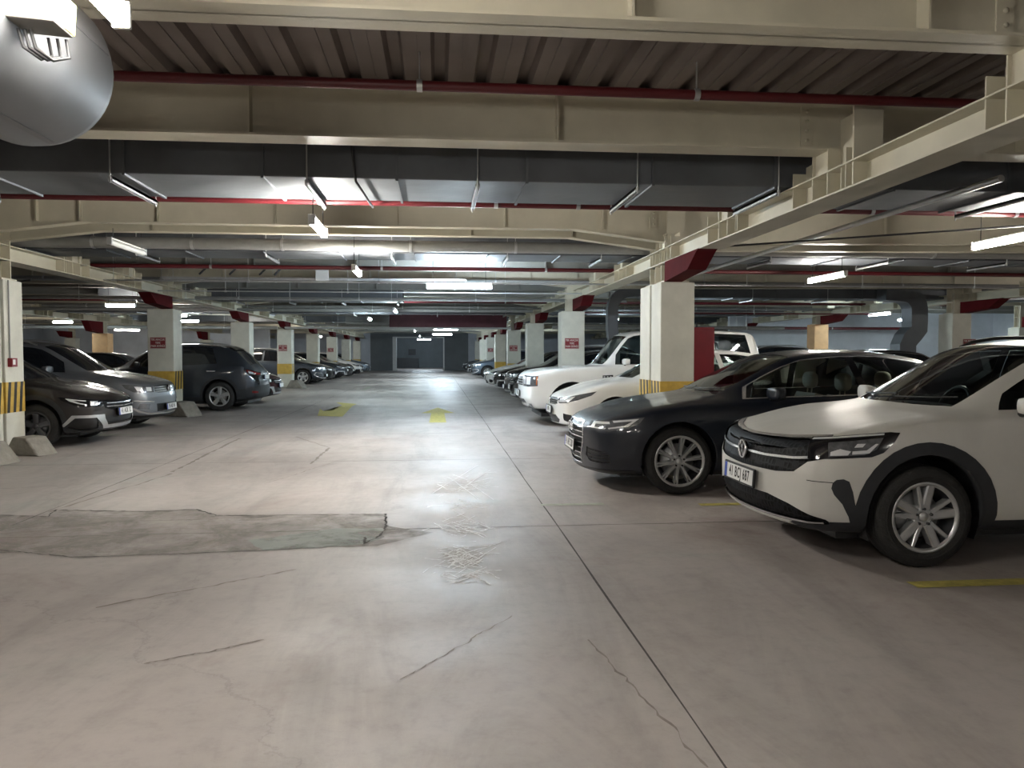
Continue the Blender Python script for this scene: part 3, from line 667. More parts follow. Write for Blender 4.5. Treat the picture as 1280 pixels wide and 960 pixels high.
# ---- jet fan
fan_e = empty('jet_fan', (-1.75, 2.72, 2.60)); tag(fan_e, 'silver cylindrical jet fan hung overhead at top left', 'fan')
M_FAN = mat('fan_silver', (0.22, 0.225, 0.24), 0.5, metal=0.3, var=0.06, scale=3)
f = MB(); f.lathe([(.20, .98), (.27, .985), (.315, .95), (.335, .88), (.335, -.9), (.32, -.96), (.24, -.98)], 'y', 48); f.build('fan_casing', M_FAN, fan_e)
for a_ in (R(12), R(-75), R(100)):
    f = MB(); f.box(-.012, .012, -.86, .86, .333, .338); o_ = f.build('casing_seam', M_FAN, fan_e); o_.rotation_euler = (0, R(90) - a_, 0)
f = MB(); f.lathe([(0, .6), (.1, .62), (.12, .7), (.12, -.6), (0, -.62)], 'y', 20)
for k in range(8):
    a = k * PI / 4; f.add([(math.cos(a) * .1, .2, math.sin(a) * .1), (math.cos(a + .25) * .1, .4, math.sin(a + .25) * .1), (math.cos(a + .35) * .3, .38, math.sin(a + .35) * .3), (math.cos(a + .1) * .3, .25, math.sin(a + .1) * .3)], [(0, 1, 2, 3)])
f.build('impeller', M_DARK, fan_e)
for yy in (-.6, .62):
    f = MB(); f.box(-.36, .36, yy - .02, yy + .02, .335, .365)
    for s in (-1, 1): f.tube([(s * .33, yy, .34), (s * .33, yy, .92)], .012, 8)
    f.add([(.26, yy, .21), (.36, yy, .36), (.26, yy, .36)], [(0, 1, 2)]); f.build('fan_bracket', M_ZINC, fan_e)
f = MB(); f.bbox(.10, .34, .12, .30, .10, .40, .012)
tb = MB(); tb.bbox(-.10, .10, -.075, .075, -.06, .06, .01)
jb = tb.build('terminal_box', mat('box_grey', (0.22, 0.21, 0.19), 0.6), fan_e); jb.location = (.375, .14, -.055); jb.rotation_euler = (0, R(4), 0)
lb = MB(); lb.box(.10, .1015, -.0, .075, -.05, .055); lb.build('yellow_label', mat('label_yellow', (0.75, 0.68, 0.10), 0.5, var=.05), jb)
for k in range(3):
    p = [(.02 + .03 * k, .06, -.07), (.03 + .03 * k, .07, -.13), (.02 + .02 * k, .02, -.16), (-.03 + .02 * k, .0, -.13), (-.05 + .02 * k, 0, -.07)]
    MB().tube(p, .006, 8).build('cable_loop', M_DARK, jb)

# ---- fire cabinet, call point, wheel blocks
fc = empty('fire_cabinet', (3.86, 11.25, 0)); tag(fc, 'tall red fire cabinet standing behind the large pale column', 'fire cabinet')
MB().bbox(-.17, .20, -.15, .15, .1, 1.76, .01).build('cabinet_body', M_REDCAB, fc)
MB().bbox(-.14, .17, -.158, -.15, .15, 1.71, .003).build('cabinet_door', M_REDCAB, fc)
MB().tube([(-.02, 0, 1.76), (-.02, 0, 1.82), (.08, 0, 1.82)], .014, 8).build('valve', M_DARK, fc)
for a in (-.15, .18): MB().box(a - .02, a + .02, -.12, .12, 0, .1).build('cabinet_foot', M_DARK, fc)
cp = empty('call_point', (-5.83, 11.25, 1.25)); tag(cp, 'small red call point box on the nearest left column', 'call point')
MB().bbox(0, .06, -.07, .07, -.06, .06, .006).build('box', M_REDCAB, cp); MB().box(.06, .063, -.05, .01, -.03, .04).build('white_face', M_WHITE, cp)
MB().tube([(.015, -.03, .06), (.015, -.03, 1.12)], .009, 8).build('conduit', M_GREYPIPE, cp)
def block(x, y, rz, s, label):
    o = MB(); w = .34 * s
    p = [(-.28 * s, 0), (.30 * s, 0), (.10 * s, .24 * s), (-.12 * s, .25 * s)]
    o.prism(p, 'y', -w / 2, w / 2); b = o.build('wheel_block', M_BLOCK); b.location = (x, y, 0); b.rotation_euler = (0, 0, rz)
    bv = b.modifiers.new('bevel', 'BEVEL'); bv.width = .02; bv.segments = 2
    tag(b, label, 'concrete block', 'rough concrete blocks at the column feet')
block(-5.52, 11.10, R(-20), 1.0, 'rough concrete wedge at the foot of the nearest left column, right one')
block(-5.60, 10.22, R(-10), 1.1, 'rough concrete wedge at the left edge before the nearest column')
block(-5.62, 17.75, R(-30), 1.3, 'rough concrete block at the foot of the second left column')
block(-5.66, 32.0, R(-20), 1.3, 'rough concrete block at the foot of the fourth left column')
# ================================================================== CARS
def lerp(a, b, t): return a + (b - a) * t
def pl(pts, x):
    if x <= pts[0][0]: return pts[0][1]
    for (a, b), (c, d) in zip(pts[:-1], pts[1:]):
        if x <= c: return lerp(b, d, (x - a) / (c - a)) if c > a else d
    return pts[-1][1]
M_TYRE = mat('tyre_rubber', (0.016, 0.0155, 0.015), 0.75, var=0.3, scale=12, bump=0.3, bscale=60)
M_RIM = mat('alloy_silver', (0.55, 0.56, 0.57), 0.32, metal=0.7, var=0.06)
M_RIMK = mat('rim_graphite', (0.09, 0.09, 0.10), 0.4, metal=0.5, var=0.1)
M_RIMD = mat('rim_dark', (0.035, 0.036, 0.04), 0.4, metal=0.5, var=0.1)
M_BLK = mat('black_trim', (0.009, 0.009, 0.010), 0.45, var=0.15, scale=20)
M_CLAD = mat('grey_cladding', (0.021, 0.023, 0.027), 0.62, var=0.15, scale=10)
M_GLOSSB = mat('gloss_black', (0.008, 0.008, 0.010), 0.12, var=0.0, spec=0.6)
M_CHROME = mat('chrome', (0.75, 0.76, 0.78), 0.24, metal=0.8, var=0.03)
M_GAP = mat('panel_gap', (0.012, 0.012, 0.012), 0.9, var=0)
M_GLASS = glass_mat('clear_car_glass', 0.80)
M_TINT = glass_mat('tinted_car_glass', 0.10)
M_DGLASS = mat('dark_car_glass', (0.010, 0.012, 0.016), 0.06, var=0.0, spec=0.7)
M_LED = mat('headlamp_white', (0.85, 0.87, 0.9), 0.15, metal=0.4, var=0.03)
M_LENS = mat('headlamp_bowl', (0.20, 0.21, 0.23), 0.10, metal=0.6, var=0.35, scale=22)
M_TAIL = mat('tail_lamp_red', (0.20, 0.01, 0.012), 0.12, var=0.2, scale=20)
M_AMBER = mat('amber_lens', (0.5, 0.14, 0.03), 0.2, var=0.1)
M_SEATB = mat('seat_beige', (0.42, 0.36, 0.28), 0.7, var=0.08)
M_SEATD = mat('seat_dark', (0.10, 0.10, 0.105), 0.8, var=0.08)
M_PLATE = mat('plate_white', (0.72, 0.72, 0.70), 0.4, var=0.03)
M_PBLUE = mat('plate_blue', (0.02, 0.06, 0.40), 0.4, var=0.05)
def mesh_grille():
    m, nt, b = nodemat('honeycomb_grille')
    tc = N(nt, 'ShaderNodeTexCoord'); vo = N(nt, 'ShaderNodeTexVoronoi', feature='DISTANCE_TO_EDGE', i_Scale=24)
    vo.inputs['Randomness'].default_value = 0.35
    nt.links.new(tc.outputs['Object'], vo.inputs['Vector'])
    nt.links.new(ramp(nt, vo.outputs['Distance'], [(0.08, (0.010, 0.010, 0.012)), (0.16, (0.0008, 0.0008, 0.001))]), b.inputs['Base Color'])
    b.inputs['Roughness'].default_value = 0.55; b.inputs['Specular IOR Level'].default_value = 0.12
    bp = N(nt, 'ShaderNodeBump', i_Strength=0.35, i_Distance=0.01, invert=True); nt.links.new(vo.outputs['Distance'], bp.inputs['Height']); nt.links.new(bp.outputs[0], b.inputs['Normal'])
    return m
M_GRILLE = mesh_grille()

def wheel_meshes(r, rim_r, w, style):
    t = MB(); hw = w / 2
    prof = [(rim_r - .01, -hw * .80), (rim_r + .012, -hw * .98), ((r + rim_r) / 2, -hw * 1.04), (r - .03, -hw * .96), (r - .008, -hw * .80), (r, -hw * .5)]
    tread = []
    for i in range(5):
        y = -hw * .5 + hw * i / 4; tread += [(r, y - .004), (r - .007, y - .003), (r - .007, y + .003), (r, y + .004)]
    prof = prof + tread[2:-2] + [(a, -b) for a, b in reversed(prof)]
    t.lathe(prof, 'y', 48, closed=False)
    t.lathe([(rim_r + .035, -hw * 1.02), (rim_r + .04, -hw * 1.055), (rim_r + .048, -hw * 1.055), (rim_r + .053, -hw * 1.02)], 'y', 48)
    tyre = t.mesh('tyre', M_TYRE)
    b = MB()
    b.lathe([(rim_r - .005, hw * .9), (rim_r - .025, hw * .7), (rim_r - .05, 0), (rim_r - .03, -hw * .6), (rim_r - .018, -hw * .86)], 'y', 40)
    b.lathe([(0, -.01), (rim_r * .66, -.01), (rim_r * .68, .03), (0, .03)], 'y', 32, mi=1)
    barrel = b.mesh('barrel', [M_RIMD, M_ZINC])
    s = MB()
    s.lathe([(rim_r - .02, -hw * .84), (rim_r - .012, -hw * .93), (rim_r + .002, -hw * .97), (rim_r + .010, -hw * .93), (rim_r + .008, -hw * .86)], 'y', 48)
    yo, yi = -hw * .80, -hw * .35
    def blade(a0, a1, w0, w1, r0=.055, r1=rim_r - .008, yh=yo, ye=yo * 1.10):
        p0 = Vector((math.cos(a0), math.sin(a0))) * r0; p1 = Vector((math.cos(a1), math.sin(a1))) * r1
        d = (p1 - p0).normalized(); q = Vector((-d.y, d.x))
        L_ = []
        for p, w_, y in ((p0, w0, yh), (p1, w1, ye)):
            L_.append([(p + q * w_ * k, yy) for k, yy in ((-1, y + .05), (-.82, y + .006), (-.5, y), (.5, y), (.82, y + .006), (1, y + .05))])
        vs = [(p.x, yy, p.y) for ring in L_ for p, yy in ring]; n = 6
        s.add(vs, [(k, k + 1, k + 1 + n, k + n) for k in range(n - 1)] + [(0, n, 2 * n - 1, n - 1), tuple(range(n)), tuple(range(2 * n - 1, n - 1, -1))])
    if style == 'vfive':      # five V pairs of flat blades
        for k in range(5):
            a = PI / 2 + k * 2 * PI / 5
            blade(a - .16, a - .20, .036, .034); blade(a + .22, a + .24, .020, .014)
    elif style == 'tentwin':
        for k in range(10):
            a = k * 2 * PI / 10 + .16
            blade(a - .02, a - .065, .014, .011); blade(a + .02, a + .065, .014, .011)
    elif style in ('fiveblade', 'darkfive'):
        for k in range(5):
            a = PI / 2 + k * 2 * PI / 5; blade(a, a, .042, .058, .05)
    elif style == 'seven':
        for k in range(7):
            a = PI / 2 + k * 2 * PI / 7; blade(a, a, .022, .03)
    s.lathe([(0, yo - .002), (.026, yo - .002), (.032, yo + .006)], 'y', 20)
    s.lathe([(.032, yo + .012), (.07, yo + .008), (.082, yo + .03), (.08, yo + .06)], 'y', 24)
    rim = s.mesh('rim', M_RIM if style != 'fiveblade' else M_RIM)
    c = MB()
    for k in range(5):
        a = k * 2 * PI / 5 + .3; c.lathe([(0, yo - .004), (.009, yo - .004), (.010, yo + .02)], 'y', 8, (math.cos(a) * .052, 0, math.sin(a) * .052))
    n_ = MB(); n_.lathe([(0, yo - .004), (.009, yo - .004), (.010, yo + .02)], 'y', 8)
    if style == 'darkfive': rim.materials[0] = M_RIMK
    return tyre, barrel, rim, n_.mesh('lug_nut', M_DARK)

def pip(p, poly):
    x, y = p; c = False; n = len(poly); j = n - 1
    for i in range(n):
        if (poly[i][1] > y) != (poly[j][1] > y) and x < (poly[j][0] - poly[i][0]) * (y - poly[i][1]) / (poly[j][1] - poly[i][1]) + poly[i][0]: c = not c
        j = i
    return c
def circ(cx, cz, r, n=30, a0=0, a1=2 * PI, squash=1.0):
    return [(cx + r * math.cos(a0 + (a1 - a0) * i / n), cz + r * squash * math.sin(a0 + (a1 - a0) * i / n)) for i in range(n if a1 - a0 > 6.2 else n + 1)]

class Car:
    """a car design: a subdivided lofted half shell cut along the outlines of its doors, glass, lamps and grilles"""
    def __init__(s, d):
        s.d = d; L, W = d['L'], d['W']
        s.k = lambda x: pl([(0, d.get('kf', .16)), (.25, d.get('kf', .16)), (.6, .05), (d['cowl'] - .25, .05), (d['cowl'], d.get('kc', .22)), (d['header'], .12), (d['header'] + .7, 0), (d['roof_end'], 0), (L - .35, -.05), (L - .15, -.12), (L, -.12)], x)
        zc, zs = d['top'], d['belt']
        def g(x):
            return max(0.0, min(1.0, (pl(zc, x) - pl(zs, x) - .07) / (d['H'] - pl(zs, x) - .07))) if d['cowl'] - .01 < x < d.get('rgl', L) + .02 else 0.0
        s.g = g
        wmax = lambda x: W * pl(d.get('plan', [(0, .80), (.05, .90), (.15, .96), (.40, 1.0), (L - .4, 1.0), (L - .12, .95), (L, .86)]), x)
        s.wmax = wmax
        zb = lambda x: pl(d.get('bot', [(0, .24), (.12, .20), (.6, .20), (L - .7, .20), (L - .1, .26), (L, .32)]), x)
        def ring(x):
            w, b, c, sh, gg = wmax(x), zb(x), pl(zc, x), pl(zs, x), g(x)
            sh = min(sh, c - .03)
            p6 = (w * .93, min(sh + .035, c - .012))
            wr = lerp(w * .70, W * d.get('roofw', .66), gg); zr = c - lerp(.006, .065, gg)
            p8 = (wr, zr); bulge = .018 * gg
            p7 = (lerp(p6[0], wr, .5) + bulge, lerp(p6[1], zr, .5) + lerp(.012, 0, gg))
            return [(0, b), (w * .80, b), (w * .97, b + .035), (w * .995, lerp(b, sh, .30)), (w, lerp(b, sh, .62)), (w * .992, lerp(b, sh, .86)), (w * .965, sh), p6, p7, p8, (wr * .93, lerp(zr, c, .45)), (wr * .5, c - .010), (0, c)]
        xs = sorted(set([0, .03, .09, .2, .4, .7, d['cowl'] - .25, d['cowl'] - .05, d['cowl'] + .06, lerp(d['cowl'], d['header'], .35), lerp(d['cowl'], d['header'], .7), d['header'] - .07, d['header'] + .08, d['header'] + .45,
                         lerp(d['header'], d['roof_end'], .6), d['roof_end'] - .25, d['roof_end'] - .03, d['roof_end'] + .08, lerp(d['roof_end'], d['rgl'], .5), d['rgl'] - .06, d['rgl'] + .06, L - .2, L - .07, L - .02, L]))
        xs = [x for i, x in enumerate(xs) if i == 0 or x - xs[i - 1] > .012]
        rings = [ring(x) for x in xs]; nk = len(rings[0])
        bm = bmesh.new(); V = {}
        for i, (x, rg) in enumerate(zip(xs, rings)):
            for k, (y, z) in enumerate(rg):
                for sg in ((1,) if k in (0, nk - 1) else (1, -1)): V[i, k, sg] = bm.verts.new((x, y * sg, z))
                if k in (0, nk - 1): V[i, k, -1] = V[i, k, 1]
        for i in range(len(xs) - 1):
            for k in range(nk - 1):
                for sg in (1, -1):
                    q = [V[i, k, sg], V[i + 1, k, sg], V[i + 1, k + 1, sg], V[i, k + 1, sg]]
                    if sg < 0: q.reverse()
                    bm.faces.new(q)
        for i, rv in ((0, 0), (len(xs) - 1, 1)):
            for k in range(nk - 1):
                q = [V[i, k, 1], V[i, k + 1, 1], V[i, k + 1, -1], V[i, k, -1]]
                q = list(dict.fromkeys(q))
                if len(q) > 2: bm.faces.new(q if not rv else q[::-1])
        bmesh.ops.recalc_face_normals(bm, faces=bm.faces)
        me = bpy.data.meshes.new('shell'); bm.to_mesh(me); bm.free()
        o = bpy.data.objects.new('shell', me); COL.objects.link(o)
        md = o.modifiers.new('s', 'SUBSURF'); md.levels = md.render_levels = d.get('sub', 2); md.subdivision_type = 'CATMULL_CLARK'
        dg = bpy.context.evaluated_depsgraph_get(); ev = bpy.data.meshes.new_from_object(o.evaluated_get(dg))
        bpy.data.objects.remove(o)
        bm = bmesh.new(); bm.from_mesh(ev)
        for v in bm.verts: v.co = s.deform(v.co)
        bm.normal_update()
        s.bvh = BVHTree.FromBMesh(bm)
        bm.faces.ensure_lookup_table()
        s.base = [([v.co.copy() for v in f.verts], [v.normal.copy() for v in f.verts]) for f in bm.faces]
        geom = bm.verts[:] + bm.edges[:] + bm.faces[:]
        bmesh.ops.bisect_plane(bm, geom=geom, dist=1e-5, plane_co=(0, 0, 0), plane_no=(0, 1, 0), clear_inner=True)
        s.bm = bm; s.lay = bm.faces.layers.int.new('tag'); s.tags = {0: None}; s.specs = {}
        s.run_cuts()
    def deform(s, co):
        d = s.d; x, y, z = co; L, W = d['L'], d['W']
        x2 = x + s.k(x) * min(1.3, (abs(y) / W)) ** 2
        # rake of the nose and of the tail
        if x < 1.0: x2 += pl(d.get('rake', [(.2, .05), (.35, .0), (.6, .0), (.85, .06), (1.1, .1)]), z) * max(0, 1 - x / .8)
        if x > L - 1.0: x2 -= pl(d.get('rrake', [(.2, .06), (.4, .0), (.7, .0), (1.0, .06), (1.3, .1)]), z) * max(0, 1 - (L - x) / .5)
        # side tumble towards the sill
        y2 = y * pl([(.18, .965), (.35, .99), (.6, 1.0), (2, 1.0)], z)
        return Vector((x2, y2, z))
    def zr(s, x):   # side window upper edge height in station x
        return pl(s.d['top'], x) - lerp(.006, .065, s.g(x))
    def proj(s, view, co):
        if view == 'side': return (co.x, co.z)
        if view == 'f': return (co.x + co.y, co.z)
        if view == 'r': return (s.d['L'] - co.x + co.y, co.z)
        if view == 'top': return (co.x, co.y)
    def cut(s, view, poly, tagid, filt=None):
        bm = s.bm; xs = [p[0] for p in poly]; ys = [p[1] for p in poly]
        x0, x1, y0, y1 = min(xs), max(xs), min(ys), max(ys)
        ok = {'side': lambda f: f.normal.y > .25, 'f': lambda f: f.normal.x < .35 and f.calc_center_median().x < 1.6, 'r': lambda f: f.normal.x > -.35 and f.calc_center_median().x > s.d['L'] - 1.6, 'top': lambda f: f.normal.z > .15}[view]
        cand = []
        for f in bm.faces:
            if not ok(f) or (filt and not filt(f)): continue
            P = [s.proj(view, v.co) for v in f.verts]
            if max(p[0] for p in P) < x0 or min(p[0] for p in P) > x1 or max(p[1] for p in P) < y0 or min(p[1] for p in P) > y1: continue
            cand.append(f)
        n = len(poly)
        for i in range(n):
            a, b = poly[i], poly[(i + 1) % n]
            nx, nz = -(b[1] - a[1]), (b[0] - a[0]); l = math.hypot(nx, nz)
            if l < 1e-6: continue
            nx /= l; nz /= l
            # only the faces that the edge (grown a little) passes
            ex0, ex1, ey0, ey1 = min(a[0], b[0]) - 1e-4, max(a[0], b[0]) + 1e-4, min(a[1], b[1]) - 1e-4, max(a[1], b[1]) + 1e-4
            sel = []
            for f in cand:
                P = [s.proj(view, v.co) for v in f.verts]
                if max(p[0] for p in P) < ex0 or min(p[0] for p in P) > ex1 or max(p[1] for p in P) < ey0 or min(p[1] for p in P) > ey1: continue
                dd = [(p[0] - a[0]) * nx + (p[1] - a[1]) * nz for p in P]
                if min(dd) < -1e-6 and max(dd) > 1e-6: sel.append(f)
            if not sel: continue
            if view == 'side': co, no = (a[0], 0, a[1]), (nx, 0, nz)
            elif view == 'f': co, no = (a[0], 0, a[1]), (nx, nx, nz)
            elif view == 'r': co, no = (s.d['L'] - a[0], 0, a[1]), (-nx, nx, nz)
            else: co, no = (a[0], a[1], 0), (nx, nz, 0)
            geom = list({v for f in sel for v in f.verts}) + list({e for f in sel for e in f.edges}) + sel
            ss = set(sel)
            res = bmesh.ops.bisect_plane(bm, geom=geom, dist=1e-6, plane_co=co, plane_no=no)
            cand = [f for f in cand if f.is_valid and f not in ss] + [g_ for g_ in res['geom'] if isinstance(g_, bmesh.types.BMFace)]
        hit = []
        for f in set(cand):
            if f.is_valid and pip(s.proj(view, f.calc_center_median()), poly): f[s.lay] = tagid; hit.append(f)
        return hit
    def part(s, name, view, poly, mat_=None, pair=True, off=0.0, gap=0.0, parent=None, label=None, filt=None, only=None):
        """cut a polygon and send its faces to a part"""
        key = (name, pair)
        if name not in s.specs: s.specs[name] = dict(id=len(s.specs) + 1, mat=mat_, pair=pair, off=off, gap=gap, parent=parent, label=label)
        s.cut(view, poly, s.specs[name]['id'], filt)
    def run_cuts(s):
        s.d['cuts'](s)
        # wheel openings
        for cx in s.d['axles']:
            r = s.d['arch']
            hit = s.cut('side', circ(cx, s.d['wr'] + .01, r, 32), 999, lambda f: f.calc_center_median().y > s.d['W'] * .6 and f.calc_center_median().z < 1.0)
        cc = []
        for f in s.bm.faces:
            c = f.calc_center_median()
            if f[s.lay] == 999 or (c.y > s.d['W'] * .52 and f.normal.z < -.3 and any(math.hypot(c.x - cx, c.z - s.d['wr']) < s.d['arch'] for cx in s.d['axles'])): cc.append(f)
        bmesh.ops.delete(s.bm, geom=cc, context='FACES')
        # lip folded inwards round each opening
        ed = [e for e in s.bm.edges if e.is_boundary and all(any(abs(math.hypot(v.co.x - cx, v.co.z - s.d['wr'] - .01) - s.d['arch']) < .012 for cx in s.d['axles']) for v in e.verts) and e.verts[0].co.y > s.d['W'] * .6]
        if ed:
            tg = {e: e.link_faces[0][s.lay] for e in ed}
            r_ = bmesh.ops.extrude_edge_only(s.bm, edges=ed)
            for g_ in r_['geom']:
                if isinstance(g_, bmesh.types.BMVert): g_.co.y -= .07
            for g_ in r_['geom']:
                if isinstance(g_, bmesh.types.BMFace): g_[s.lay] = 0 if not s.d.get('clad') else s.specs['cladding']['id']
    def extract(s, tagid, mirror, side, mats, off, gap, name):
        bm = s.bm; vmap = {}; vs = []; fs = []
        for sg in ((1, -1) if mirror else (side,)):
            vmap.clear()
            for f in bm.faces:
                if f[s.lay] != tagid: continue
                idx = []
                for v in f.verts:
                    if v.index not in vmap: vmap[v.index] = len(vs); vs.append((v.co.x, v.co.y * sg, v.co.z))
                    idx.append(vmap[v.index])
                fs.append(idx if sg > 0 else idx[::-1])
        if not fs: return None
        b = bmesh.new(); V = [b.verts.new(v) for v in vs]
        for f in fs:
            if len(set(f)) > 2:
                try: b.faces.new([V[i] for i in f])
                except ValueError: pass
        if mirror: bmesh.ops.remove_doubles(b, verts=[v for v in b.verts if abs(v.co.y) < 1e-4], dist=2e-4)
        if gap > 0:
            r_ = bmesh.ops.inset_region(b, faces=b.faces[:], thickness=gap, depth=0, use_boundary=True, use_even_offset=True)
            for f in r_['faces']: f.material_index = 1
        b.normal_update()
        me = bpy.data.meshes.new(name)
        # normals of the smooth shell at every vertex
        nn = []
        for v in b.verts:
            loc, no, fi, di = s.bvh.find_nearest(v.co)
            if fi is None: nn.append(v.normal.copy()); continue
            P, Nn = s.base[fi]
            w = poly_3d_calc(P, loc); q = Vector((0, 0, 0))
            for a, b_ in zip(w, Nn): q += b_ * a
            if di > .03 or q.length < 1e-4: q = v.normal.copy()
            nn.append(q.normalized())
        if off:
            for v, q in zip(b.verts, nn): v.co += q * off
        b.to_mesh(me); b.free()
        for m_ in mats: me.materials.append(m_)
        for p in me.polygons: p.use_smooth = True
        me.normals_split_custom_set_from_vertices([tuple(q) for q in nn])
        return me
    def hit(s, y, z, front=True):
        """x on the shell at (y,z) seen from the front or rear"""
        L = s.d['L']
        o, d_ = (Vector((-1, y, z)), Vector((1, 0, 0))) if front else (Vector((L + 1, y, z)), Vector((-1, 0, 0)))
        loc, no, i, di = s.bvh.ray_cast(o, d_)
        return (loc.x if loc else (0 if front else L))
    def hit_side(s, x, z, sg=1):
        loc, no, i, di = s.bvh.ray_cast(Vector((x, 3 * sg, z)), Vector((0, -sg, 0)))
        return loc.y if loc else s.d['W'] * sg

    def build(s, name, label, cat, loc, rz, paint, plate='', glass=None, side_glass=None, interior=None, group=None, detail=True):
        d = s.d; L, W = d['L'], d['W']
        e = empty(name, (loc[0], loc[1], 0), rz); tag(e, label, cat, group)
        s.bm.verts.index_update(); objs = {}
        cache = s.__dict__.setdefault('cache', {})
        def put(nm, key, fn, mats, parent=None, lab=None):
            if key not in cache: cache[key] = fn()
            me = cache[key]
            if me is None: return None
            me = me.copy(); me.materials.clear()
            for m_ in mats: me.materials.append(m_)
            o = bpy.data.objects.new(nm, me); COL.objects.link(o); o.parent = parent or e
            if lab: o['label'] = lab
            return o
        put('body', 'body', lambda: s.extract(0, True, 1, [paint], 0, 0, 'body'), [paint])
        glass = glass or M_DGLASS; side_glass = side_glass or glass
        for nm, sp in s.specs.items():
            m_ = sp['mat']
            m_ = paint if m_ == 'paint' else glass if m_ == 'glass' else side_glass if m_ == 'side_glass' else m_
            par = objs.get(sp['parent'])
            base = nm.split('#')[0]
            if sp['pair']:
                for sg in (1, -1):
                    pr = objs.get((sp['parent'], sg), par)
                    o = put(base, (nm, sg), lambda: s.extract(sp['id'], False, sg, [m_], sp['off'], sp['gap'], base), [m_, M_GAP], pr, sp['label'])
                    objs[nm, sg] = o
            else:
                objs[nm] = put(base, nm, lambda: s.extract(sp['id'], True, 1, [m_], sp['off'], sp['gap'], base), [m_, M_GAP], par, sp['label'])
        # wheels
        if 'wheels' not in cache: cache['wheels'] = wheel_meshes(d['wr'], d['rim'], .215, d['wstyle'])
        ty, ba, ri, lg = cache['wheels']
        for ax in d['axles']:
            for sg in (-1, 1):
                w = empty('wheel', (ax, sg * (W - .135), d['wr']), 0 if sg < 0 else PI); w.parent = e
                w.rotation_euler = (0, 0, 0 if sg < 0 else PI)
                for nm, me in (('tyre', ty), ('rim', ri), ('rim_barrel', ba)):
                    o = bpy.data.objects.new(nm, me); COL.objects.link(o); o.parent = w
                for q in range(5 if d.get('sub', 2) > 2 else 0):
                    o = bpy.data.objects.new('lug_nut', lg); COL.objects.link(o); o.parent = w; a = q * 2 * PI / 5 + .3; o.location = (math.cos(a) * .052, 0, math.sin(a) * .052)
        def liner():
            t = MB()
            for ax in d['axles']:
                for sg in (-1, 1):
                    r = d['arch'] - .004; y0, y1 = sg * (W - .42), sg * (W - .07)
                    pts = [(ax + r * math.cos(a), d['wr'] + .01 + r * math.sin(a)) for a in [R(-25) + R(230) * i / 22 for i in range(23)]]
                    v = [(p[0], y0, p[1]) for p in pts] + [(p[0], y1, p[1]) for p in pts]; n = len(pts)
                    t.add(v, [(i, i + 1, i + 1 + n, i + n) for i in range(n - 1)], 0, True); t.add(v[:n], [tuple(range(n))])
            t.box(.35, L - .3, -W * .78, W * .78, .17, .24)
            return t.mesh('wheel_housing', M_BLK)
        put('wheel_housing', 'liner', liner, [M_BLK])
        # mirrors
        if detail:
            mx, mz = d['mirror']
            for sg in (-1, 1):
                bm = bmesh.new(); bmesh.ops.create_cube(bm, size=1)
                for v in bm.verts: v.co = Vector((v.co.x * .10 + (.03 if v.co.y * sg > 0 else 0), v.co.y * .20, v.co.z * (.13 if v.co.y * sg > 0 else .11)))
                bmesh.ops.subdivide_edges(bm, edges=bm.edges[:], cuts=3, use_grid_fill=True)
                for v in bm.verts:
                    q = v.co; u = Vector((q.x / .065, q.y / .10, q.z / .065)); l = (abs(u.x) ** 3.2 + abs(u.y) ** 3.2 + abs(u.z) ** 3.2) ** (1 / 3.2)
                    mxl = max(abs(u.x), abs(u.y), abs(u.z)); v.co = q * (mxl / max(l, 1e-4))
                mb = MB(); mb.bm(bm, 0, True); mb.tube([(.0, -sg * .06, -.03), (.03, -sg * .16, -.07)], .022, 8, 1)
                mb.box(.048, .056, -.075, .085, -.045, .045, 2)
                yb = s.hit_side(mx + .1, mz - .06, sg)
                o = mb.build('side_mirror', [d.get('mirror_mat') or paint, M_BLK, M_CHROME], e, True); o.location = (mx, yb + sg * .13, mz)
            for (hx, hz) in d.get('handles', []):
                for sg in (-1, 1):
                    yb = s.hit_side(hx, hz, sg)
                    hb = MB(); hb.bbox(-.10, .10, -.012, .012, -.014, .014, .008); o = hb.build('door_handle', d.get('handle_mat') or paint, e)
                    o.location = (hx, yb + sg * .022, hz)
                    for q in (-.075, .075): MB().box(hx + q - .012, hx + q + .012, min(yb, yb + sg * .025), max(yb, yb + sg * .025), hz - .008, hz + .008).build('handle_mount', M_BLK, o).location = (-o.location.x, -o.location.y, -o.location.z)
        # plate
        for fr in (True, False):
            if not fr and not d.get('rear_plate', True): continue
            pz = d['plate_z'] if fr else d.get('rplate_z', .75)
            px = s.hit(0, pz, fr) - (.018 if fr else -.018)
            p = MB(); p.bbox(-.012, .006, -.272, .272, -.066, .066, .003); o = p.build('number_plate', M_BLK, e)
            o.location = (px, 0, pz); o.rotation_euler = (0, d.get('plate_tilt', .06) if fr else 0, 0 if fr else PI)
            MB().box(-.0135, -.012, -.257, .257, -.053, .053).build('plate_face', M_PLATE, o)
            MB().box(-.0145, -.0135, .215, .257, -.053, .053).build('plate_band', M_PBLUE, o)
            if plate and fr:
                v, f = text_mesh(plate, .108, .0006, 1.2, .62)
                t = MB(); t.add([(b_ - .0142, -a + -.015, c) for a, b_, c in v], f); t.build('plate_characters', M_GAP, o)
        if interior: s.interior(e, interior)
        for fn in d.get('extras', []): fn(s, e, paint)
        return e
